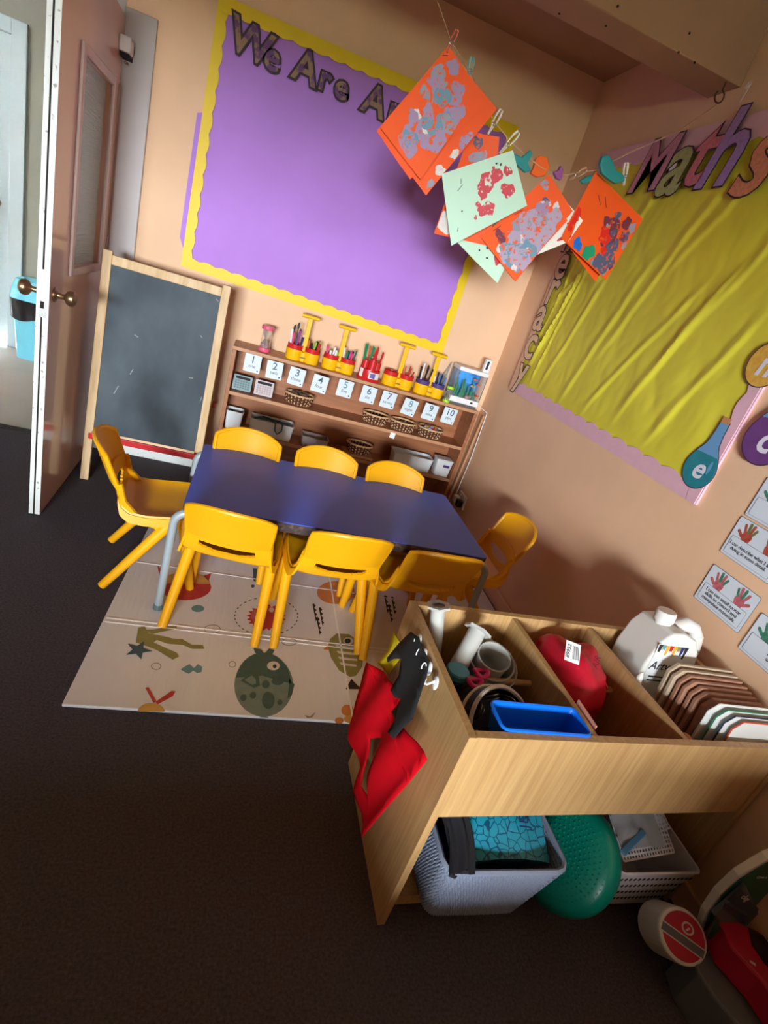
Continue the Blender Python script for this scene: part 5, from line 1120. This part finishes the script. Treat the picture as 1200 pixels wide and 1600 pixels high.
for u, v, y in ((683, 0, 1.985), (705, 66, 1.945), (735, 112, 1.95), (772, 190, 1.955), (800, 224, 1.96), (845, 262, 1.965), (880, 274, 1.97), (930, 266, 1.975), (985, 238, 1.99), (1060, 205, 2.0)): LINE.append(tuple(WY(u, v, y)))
LINE.append((1.352, 2.03, 2.172))
t = tag(MB().tube(LINE, 0.0016, 6).build('washing_line', mat('string', (196, 160, 120), 0.8), smooth=True), 'thin string line holding paintings across the room corner', 'string')
def hookring(x, y, label):
    t = thing('ceiling_hook', (x, y, 2.2395), label, 'hook')
    MB().tube([(x, y, 2.2395), (x, y, 2.215)] + [(x + 0.018 * math.sin(a), y, 2.197 + 0.018 * math.cos(a)) for a in [2 * PI * i / 14 for i in range(13)]], 0.0028, 7).build('wire', mat('hook_metal', (96, 70, 52), 0.5, metal=0.5), t, smooth=True)
hookring(1.352, 2.032, 'dark metal hook under beam above the maths board')
hookring(0.20, 2.03, 'dark metal hook under beam holding the line, out of view')
p = WX(1172, 135, 1.385)
t = tag(MB().tube([(1.380, p.y, p.z + 0.012), (1.384, p.y + 0.012, p.z + 0.014), (1.384, p.y + 0.022, p.z), (1.38, p.y + 0.008, p.z - 0.006), (1.38, p.y - 0.006, p.z + 0.006), (1.382, p.y + 0.002, p.z - 0.02), (1.382, p.y + 0.010, p.z - 0.045)], 0.002, 6).build('string_knot', 'white', smooth=True), 'white knotted string end near beam at the top right', 'string')
def planept(u, v, p0, yaw, tilt=0.0):
    n = Vector((math.sin(yaw) * math.cos(tilt), -math.cos(yaw) * math.cos(tilt), math.sin(tilt))); d = _ray(u, v); return CAM + d * ((p0 - CAM).dot(n) / d.dot(n))
def art(c, y, yaw, m, label, marks=(), curl=0.010, ref=0, notes=()):
    p0 = WY(c[ref][0], c[ref][1], y); yw = math.radians(yaw); Q = [planept(u, v, p0, yw) for u, v in c]
    t = thing('painting', Q[0], label, 'painting', 'paintings hanging on the line')
    n = Vector((math.sin(yw), -math.cos(yw), 0)); sd = hash(label) % 7 if False else len(label) % 7
    def fn(a, b):
        q = (Q[0] * (1 - a) + Q[1] * a) * (1 - b) + (Q[3] * (1 - a) + Q[2] * a) * b
        return q + n * curl * (a * a + 0.6 * (b - 0.5) ** 2 + 0.3 * math.sin(3 * a + sd)) 
    def pt(a, b): return fn(a, b)
    MB().sheet(lambda a, b: fn(b, a), 10, 10, -0.0006).build('card', m, t, smooth=True)
    for k, (a, b, r, mm, sx) in enumerate(marks):
        poly = blob(0, 0, 1.22, 18, 0.36, seed=k * 7 + len(label)); mb = MB(); N = len(poly); rngs = 3
        ea = (Q[1] - Q[0]).length; eb = (Q[3] - Q[0]).length
        vs = [fn(a, b) + n * (0.0012 + 0.0003 * (k % 5))]
        for g in range(1, rngs + 1):
            for (x, z) in poly:
                aa = min(0.985, max(0.015, a + x * r * sx * g / rngs / ea)); bb = min(0.985, max(0.015, b + z * r * g / rngs / eb))
                vs.append(fn(aa, bb) + n * (0.0012 + 0.0003 * (k % 5)))
        fs = [(0, 1 + i, 1 + (i + 1) % N) for i in range(N)]
        for g in range(rngs - 1):
            for i in range(N):
                j = (i + 1) % N; o_ = 1 + g * N; fs.append((o_ + i, o_ + N + i, o_ + N + j, o_ + j))
        mb.add(vs, fs).build('paint_mark', mm, t)
    for (a0, b0, a1, b1) in notes:
        MB().tube([fn(a0, b0) + n * 0.0015, fn((a0 + a1) / 2, (b0 + b1) / 2) + n * 0.0017, fn(a1, b1) + n * 0.0015], 0.0009, 5).build('pencil_note', 'ink', t)
    return t
rd = random.Random(34)
def scat(n, ms, a0, a1, b0, b1, r0, r1, sx=1.0):
    return [(rd.uniform(a0, a1), rd.uniform(b0, b1), rd.uniform(r0, r1), rd.choice(ms), sx) for _ in range(n)]
C1 = [(700, 72), (752, 145), (656, 281), (594, 200)]
art([(716, 95), (774, 172), (664, 306), (618, 240)], 1.955, 0, 'card_orange', 'orange painting at back of the left bundle, white dabs', [(0.93, 0.55, 0.012, 'paint_white', 1), (0.9, 0.75, 0.014, 'paint_white', 1), (0.95, 0.4, 0.02, 'paint_lilac', 1), (0.92, 0.9, 0.01, 'paint_grey', 1)])
art([(690, 85), (757, 160), (640, 281), (588, 205)], 1.945, 0, 'card_orange', 'orange painting in middle of the left bundle', [(0.97, 0.5, 0.02, 'paint_lilac', 1)])
art(C1, 1.93, 0, 'card_orange', 'orange painting with lilac blots, front of the left bundle', [(a, b, r * 1.0, m, s) for a, b, r, m, s in scat(26, ('paint_lilac', 'paint_grey', 'paint_lilac', 'paint_bluegrey', 'paint_lilac'), 0.12, 0.88, 0.2, 0.9, 0.013, 0.024)] + scat(3, ('paint_white',), 0.3, 0.7, 0.3, 0.7, 0.008, 0.011) + [(0.3, 0.08, 0.016, 'paint_lilac', 1), (0.15, 0.25, 0.014, 'paint_lilac', 1)], notes=((0.03, 0.1, 0.1, 0.06),))
art([(735, 205), (778, 215), (765, 385), (678, 365)], 1.975, 0, 'card_orange', 'orange painting with white blot behind the mint sheet', [(0.06, 0.55, 0.03, 'paint_white', 1), (0.15, 0.85, 0.025, 'paint_white', 1), (0.5, 0.22, 0.02, 'paint_grey', 1), (0.35, 0.08, 0.014, 'paint_slate', 1)])
art([(752, 335), (800, 392), (775, 442), (714, 378)], 1.972, 0, 'card_mint', 'mint painting lowest in the middle bundle, red specks', [(0.85, 0.25, 0.012, 'paint_red', 1), (0.8, 0.5, 0.012, 'paint_red', 1), (0.5, 0.5, 0.003, 'ink', 1), (0.4, 0.7, 0.003, 'ink', 1), (0.6, 0.7, 0.003, 'ink', 1)])
art([(690, 272), (800, 236), (822, 322), (705, 384)], 1.94, -10, 'card_mint', 'mint green painting with red prints, front of the middle bundle', [(0.62, 0.33, 0.026, 'paint_red', 1.2), (0.5, 0.5, 0.016, 'paint_red', 0.7), (0.42, 0.64, 0.012, 'paint_red', 0.6), (0.7, 0.2, 0.010, 'paint_red', 0.5), (0.87, 0.30, 0.016, 'paint_red', 0.6), (0.52, 0.74, 0.020, 'paint_red', 0.9), (0.82, 0.6, 0.020, 'paint_red', 0.9), (0.36, 0.78, 0.006, 'paint_red', 0.6), (0.75, 0.12, 0.003, 'ink', 1), (0.8, 0.16, 0.003, 'ink', 1), (0.2, 0.6, 0.002, 'ink', 1)], notes=((0.25, 0.15, 0.24, 0.22), (0.18, 0.3, 0.26, 0.24), (0.1, 0.85, 0.12, 0.8)))
art([(862, 290), (908, 345), (885, 378), (815, 408)], 1.985, 0, 'card_white', 'white painting with red streaks behind the grey swirl painting', [(0.5, 0.1, 0.02, 'paint_red', 1), (0.8, 0.3, 0.014, 'paint_red', 1), (0.85, 0.75, 0.02, 'paint_red', 1)])
art([(850, 285), (884, 345), (800, 437), (757, 380)], 1.97, 0, 'card_orange', 'orange painting directly behind the grey swirl painting', [(0.1, 0.5, 0.01, 'paint_red', 1)])
art([(858, 272), (892, 330), (803, 440), (752, 372)], 1.955, 0, 'card_orange', 'orange painting covered in a grey and blue swirl', scat(22, ('paint_mauve', 'paint_grey', 'paint_white'), 0.35, 0.95, 0.12, 0.92, 0.006, 0.012) + scat(18, ('paint_mauve', 'paint_grey', 'paint_mauve', 'paint_lilac'), 0.45, 0.88, 0.2, 0.85, 0.018, 0.034) + scat(9, ('paint_bluegrey', 'paint_mauve'), 0.5, 0.8, 0.5, 0.9, 0.016, 0.026) + scat(5, ('paint_lilac', 'paint_white'), 0.4, 0.6, 0.25, 0.5, 0.01, 0.018) + [(0.22, 0.82, 0.014, 'paint_plum', 1), (0.4, 0.2, 0.012, 'paint_slate', 1), (0.1, 0.1, 0.012, 'paint_grey', 1)], notes=((0.12, 0.55, 0.16, 0.45), (0.08, 0.75, 0.05, 0.85)))
art([(920, 290), (985, 352), (926, 439), (884, 380)], 2.0, 15, 'card_orange', 'plain orange sheet behind the rightmost painting', [(0.1, 0.9, 0.01, 'paint_scarlet', 1)])
art([(930, 268), (1001, 342), (943, 437), (876, 372)], 1.975, 12, 'card_orange', 'rightmost orange painting with plum, slate and red paint', [(0.62, 0.42, 0.034, 'paint_plum', 1), (0.66, 0.52, 0.026, 'paint_plum', 1), (0.6, 0.55, 0.022, 'paint_scarlet', 1.2), (0.05, 0.62, 0.02, 'paint_scarlet', 0.9), (0.04, 0.78, 0.016, 'paint_scarlet', 0.9), (0.28, 0.9, 0.017, 'paint_blue', 1), (0.8, 0.58, 0.024, 'paint_slate', 1), (0.84, 0.7, 0.026, 'paint_slate', 1), (0.84, 0.82, 0.028, 'paint_slate', 1), (0.72, 0.9, 0.024, 'paint_slate', 1), (0.5, 0.9, 0.024, 'paint_green', 1), (0.66, 0.95, 0.014, 'paint_bluegrey', 1), (0.9, 0.36, 0.015, 'paint_slate', 1), (0.8, 0.2, 0.016, 'paint_plum', 1), (0.92, 0.2, 0.012, 'paint_grey', 1), (0.72, 0.7, 0.022, 'paint_scarlet', 0.8)] + scat(18, ('paint_slate', 'paint_plum', 'paint_grey'), 0.55, 0.97, 0.15, 0.95, 0.006, 0.012), notes=((0.2, 0.2, 0.3, 0.28), (0.3, 0.15, 0.4, 0.25)))
# pegs
for nm, c in (('peg_pink', (222, 120, 100)), ('peg_teal', (40, 140, 140)), ('peg_aqua', (120, 190, 190)), ('peg_white', (226, 222, 206)), ('peg_orange', (238, 100, 30)), ('peg_purple', (150, 80, 140)), ('peg_wood', (186, 150, 120))): mat(nm, c, 0.45)
def peg(u0, v0, u1, v1, y, m, wd, label, style=0):
    a, b = WY(u0, v0, y), WY(u1, v1, y - 0.004); t = thing('clothes_peg', a, label, 'peg', 'clothes pegs on the line')
    L = (b - a).length; d = (b - a).normalized(); n = Vector((0, -1, 0)); s = d.cross(n).normalized()
    M = Matrix(((d.x, s.x, n.x, a.x), (d.y, s.y, n.y, a.y), (d.z, s.z, n.z, a.z), (0, 0, 0, 1)))
    for k in (-1, 1):
        pts = [(0, 0.0005), (L * 0.1, 0.004), (L * 0.35, 0.006), (L * 0.55, 0.004), (L * 0.7, 0.0008), (L, 0.001), (L, 0.0035), (L * 0.68, 0.005), (L * 0.5, 0.0095), (L * 0.2, 0.0115), (0, 0.009)]
        pts = [(x, yy * k * wd / 0.012) for x, yy in pts]
        MB().prism(pts, 0.009, M @ Matrix.Translation((0, 0, -0.003))).build('peg_half', m, t, bevel=0.001)
    MB().tube([M @ Vector((L * 0.6 + 0.004 * math.cos(q), 0.007 * math.sin(q), 0.0075)) for q in [2 * PI * i / 10 for i in range(10)]], 0.0012, 5, closed=True).build('spring', 'steel', t)
peg(714, 47, 698, 82, 1.928, 'peg_pink', 0.008, 'pinkish wooden peg at the top of left bundle')
peg(738, 90, 731, 125, 1.94, 'peg_aqua', 0.010, 'pale aqua peg on the line behind left bundle')
peg(783, 172, 762, 210, 1.95, 'peg_white', 0.010, 'white peg between the left and middle bundles')
peg(810, 207, 780, 240, 1.935, 'peg_white', 0.011, 'white wire sprung peg on the mint painting')
def clip(pts, y, m, label, h=0.02):
    P = [WY(u, v, y) for u, v in pts]; c = sum(P, Vector()) / len(P)
    t = thing('clothes_peg', c, label, 'peg', 'chunky shaped pegs on the line')
    MB().prism([(p.x - c.x, p.z - c.z) for p in P], h, BW(c.x, c.z, y)).build('shape', m, t, bevel=0.004)
clip([(800, 240), (812, 247), (826, 235), (829, 241), (822, 256), (827, 268), (818, 271), (808, 262), (801, 255)], 1.975, 'peg_teal', 'teal chunky peg beside the mint painting')
clip([(831, 262), (834, 248), (840, 244), (851, 246), (856, 262), (848, 276), (836, 278), (826, 272)], 1.985, 'peg_orange', 'orange chunky peg above the grey swirl painting')
clip([(862, 270), (870, 266), (873, 259), (877, 266), (874, 283), (866, 280)], 1.97, 'peg_purple', 'purple chunky peg right of the orange one')
peg(916, 264, 888, 282, 1.965, 'peg_wood', 0.010, 'grey wooden peg left of the rightmost painting')
clip([(933, 258), (937, 245), (946, 243), (953, 252), (958, 266), (970, 274), (972, 284), (958, 288), (945, 280), (936, 272)], 1.955, 'peg_teal', 'teal chunky peg clipping the rightmost painting')
clip([(903, 283), (914, 276), (924, 274), (918, 284), (908, 289)], 1.985, 'peg_teal', 'small teal peg end behind the rightmost painting')
peg(978, 254, 974, 290, 1.99, 'peg_white', 0.010, 'pink and white peg at right end of the line')

# ================================================================== hall bin
mat('bin_blue', (104, 186, 208), 0.4, var=0.04); mat('bin_bag', (22, 22, 26), 0.28)
t = thing('pedal_bin', (-1.55, 4.62, 0), 'light blue bin with black liner in the hall doorway', 'bin')
q = Matrix.Translation((-1.55, 4.60, 0))
MB().lathe([(0.115, 0.0), (0.118, 0.02), (0.14, 0.36), (0.142, 0.37)], 28, q, 1.15, 0.9, 5).build('body', 'bin_blue', t, smooth=True)
def linf(u, v):
    a = u * 2 * PI; g = (abs(math.cos(a)) ** 5 + abs(math.sin(a)) ** 5) ** (-0.2); r = 0.146 + 0.010 * math.sin(a * 9) * (1 - v) * 0.6 + 0.012 * v
    return (-1.55 + 1.15 * r * g * math.cos(a), 4.60 + 0.9 * r * g * math.sin(a), 0.315 + 0.115 * v - 0.035 * (1 - v) * abs(math.sin(a * 2.5 + 0.6)))
MB().sheet(linf, 60, 8, 0.002).build('liner', 'bin_bag', t, smooth=True)
MB().lathe([(0.156, 0.42), (0.158, 0.44), (0.150, 0.50), (0.130, 0.565), (0.0001, 0.585)], 28, q, 1.15, 0.9, 5).build('lid', 'bin_blue', t, smooth=True)

# ================================================================== toys by the right wall
mat('toy_white', (206, 206, 202), 0.4); mat('toy_crimson', (176, 22, 56), 0.4); mat('toy_grey', (96, 102, 108), 0.6); mat('toy_greydark', (66, 74, 84), 0.5); mat('toy_green', (24, 84, 66), 0.5, var=0.3, vscale=30); mat('toy_black', (20, 20, 22), 0.4); mat('sticker', (44, 58, 72), 0.4)
c = Vector((1.205, 0.520, 0.150)); ax = Vector((-0.15, -0.62, 0.77)).normalized()
X = Vector((1, 0.25, 0)).normalized(); X = (X - ax * X.dot(ax)).normalized(); Y = ax.cross(X)
M = Matrix(((X.x, Y.x, ax.x, c.x), (X.y, Y.y, ax.y, c.y), (X.z, Y.z, ax.z, c.z), (0, 0, 0, 1))) @ Matrix.Rotation(math.radians(-42), 4, 'Z')
t = thing('round_toy', (c.x, c.y, 0.0), 'round white and crimson toy with printed emblem on the floor', 'toy')
D_ = [(0.064 * math.cos(a), 0.056 * math.sin(a)) for a in [2 * PI * i / 32 for i in range(32)]]
MB().prism([(x, y) for x, y in D_], -0.085, off(M, 0.0)).build('case', 'toy_white', t, bevel=0.006)
MB().prism([(x * 0.86, max(y * 0.86, 0.004)) for x, y in D_ if y > -0.002] , 0.001, M).build('upper_print', 'toy_crimson', t)
MB().prism([(-0.056, -0.015), (0.056, -0.015), (0.056, 0.001), (-0.056, 0.001)], 0.0012, M).build('stripe_print', 'toy_grey', t)
MB().prism([(x * 0.84, y * 0.84) for x, y in D_ if y < -0.018], 0.001, M).build('lower_print', 'toy_crimson', t)
MB().tube([M @ Vector((0.004 + 0.014 * math.cos(a), 0.020 + 0.011 * math.sin(a), 0.0015)) for a in [2 * PI * i / 20 for i in range(20)]], 0.0022, 6, closed=True).build('emblem_ring', 'toy_white', t)
MB().prism([(0.004 + x, 0.020 + y) for x, y in ((-0.004, -0.005), (0.002, 0.004), (0.006, 0.002), (0.0, -0.006))], 0.002, M).build('emblem_mark', 'toy_white', t)
t = thing('toy_console', (1.28, 0.42, 0.0), 'large grey, crimson and green plastic toy in the bottom right corner', 'toy')
yp = 0.535
def pw(u, v, y=yp): p = WY(u, v, y); return (min(p.x, 1.385), p.z)
arch = [(1096, 1452), (1104, 1428), (1125, 1398), (1155, 1370), (1200, 1343), (1250, 1325), (1290, 1330), (1305, 1400), (1260, 1500), (1170, 1500)]
A2 = [pw(u, v) for u, v in arch]; A2 = [(min(x, 1.392), z) for x, z in A2]
MB().prism(A2, 0.02, BW(0, 0, yp + 0.02)).build('back_panel', 'toy_white', t, bevel=0.003)
cxm = sum(x for x, z in A2) / len(A2); czm = sum(z for x, z in A2) / len(A2)
MB().prism([(cxm + (x - cxm) * 0.93, czm + (z - czm) * 0.93) for x, z in A2], 0.003, BW(0, 0, yp)).build('green_panel', 'toy_green', t)
MB().prism([pw(*q_, yp - 0.003) for q_ in ((1110, 1422), (1160, 1378), (1215, 1418), (1230, 1470), (1185, 1480), (1118, 1428))], 0.012, BW(0, 0, yp - 0.003)).build('control_panel', 'toy_grey', t, bevel=0.002)
for pl2_, m in ((((1135, 1405), (1157, 1388), (1185, 1420), (1178, 1434)), 'sticker'), (((1128, 1418), (1133, 1410), (1168, 1432), (1162, 1445)), 'sticker')):
    MB().prism([pw(*q_, yp - 0.016) for q_ in pl2_], 0.001, BW(0, 0, yp - 0.016)).build('sticker', m, t)
text('sticker_text', 'clug', 0.022, rot2(BW(*pw(1165, 1403, yp - 0.018), yp - 0.018), -30), 'toy_white', t, shear=0.2)
text('panel_text', 'Give a r', 0.013, rot2(BW(*pw(1193, 1371, yp - 0.004), yp - 0.004), 0), 'toy_white', t)
p1 = [FL(u, v, 0.20) for u, v in ((1117, 1424), (1190, 1455), (1255, 1500), (1290, 1560), (1255, 1620), (1190, 1530), (1142, 1478))]
MB().prism([(min(p.x, 1.39), p.y) for p in p1], 0.075, FLO(0, 0, 0.125)).build('red_body', 'toy_crimson', t, bevel=0.006)
p1 = [FL(u, v, 0.202) for u, v in ((1170, 1450), (1200, 1462), (1250, 1505), (1250, 1555), (1195, 1505), (1175, 1475))]
MB().prism([(min(p.x, 1.385), p.y) for p in p1], 0.004, FLO(0, 0, 0.199)).build('recess', 'toy_black', t)
p1 = [FL(u, v, 0.12) for u, v in ((1076, 1476), (1096, 1474), (1135, 1490), (1190, 1545), (1240, 1600), (1330, 1700), (1250, 1720), (1170, 1620), (1118, 1560), (1092, 1520))]
MB().prism([(min(p.x, 1.39), p.y) for p in p1], 0.12, FLO(0, 0, 0.0)).build('base', 'toy_grey', t, bevel=0.006)
MB().prism([(min(p.x, 1.385), p.y) for p in [FL(u, v, 0.122) for u, v in ((1150, 1496), (1175, 1505), (1235, 1575), (1220, 1580), (1160, 1520))]], 0.004, FLO(0, 0, 0.119)).build('inner_gap', 'toy_black', t)
MB().prism([pw(*q_, yp - 0.02) for q_ in ((1103, 1462), (1117, 1432), (1136, 1470), (1128, 1485))], 0.004, BW(0, 0, yp - 0.02)).build('side_print', 'toy_green', t)
flat('logo_print', rrect(-0.006, -0.003, 0.006, 0.003, 0.001), rot2(FLO(*FL(1176, 1505, 0.2005)), -40), 'toy_white', t, 0.001)
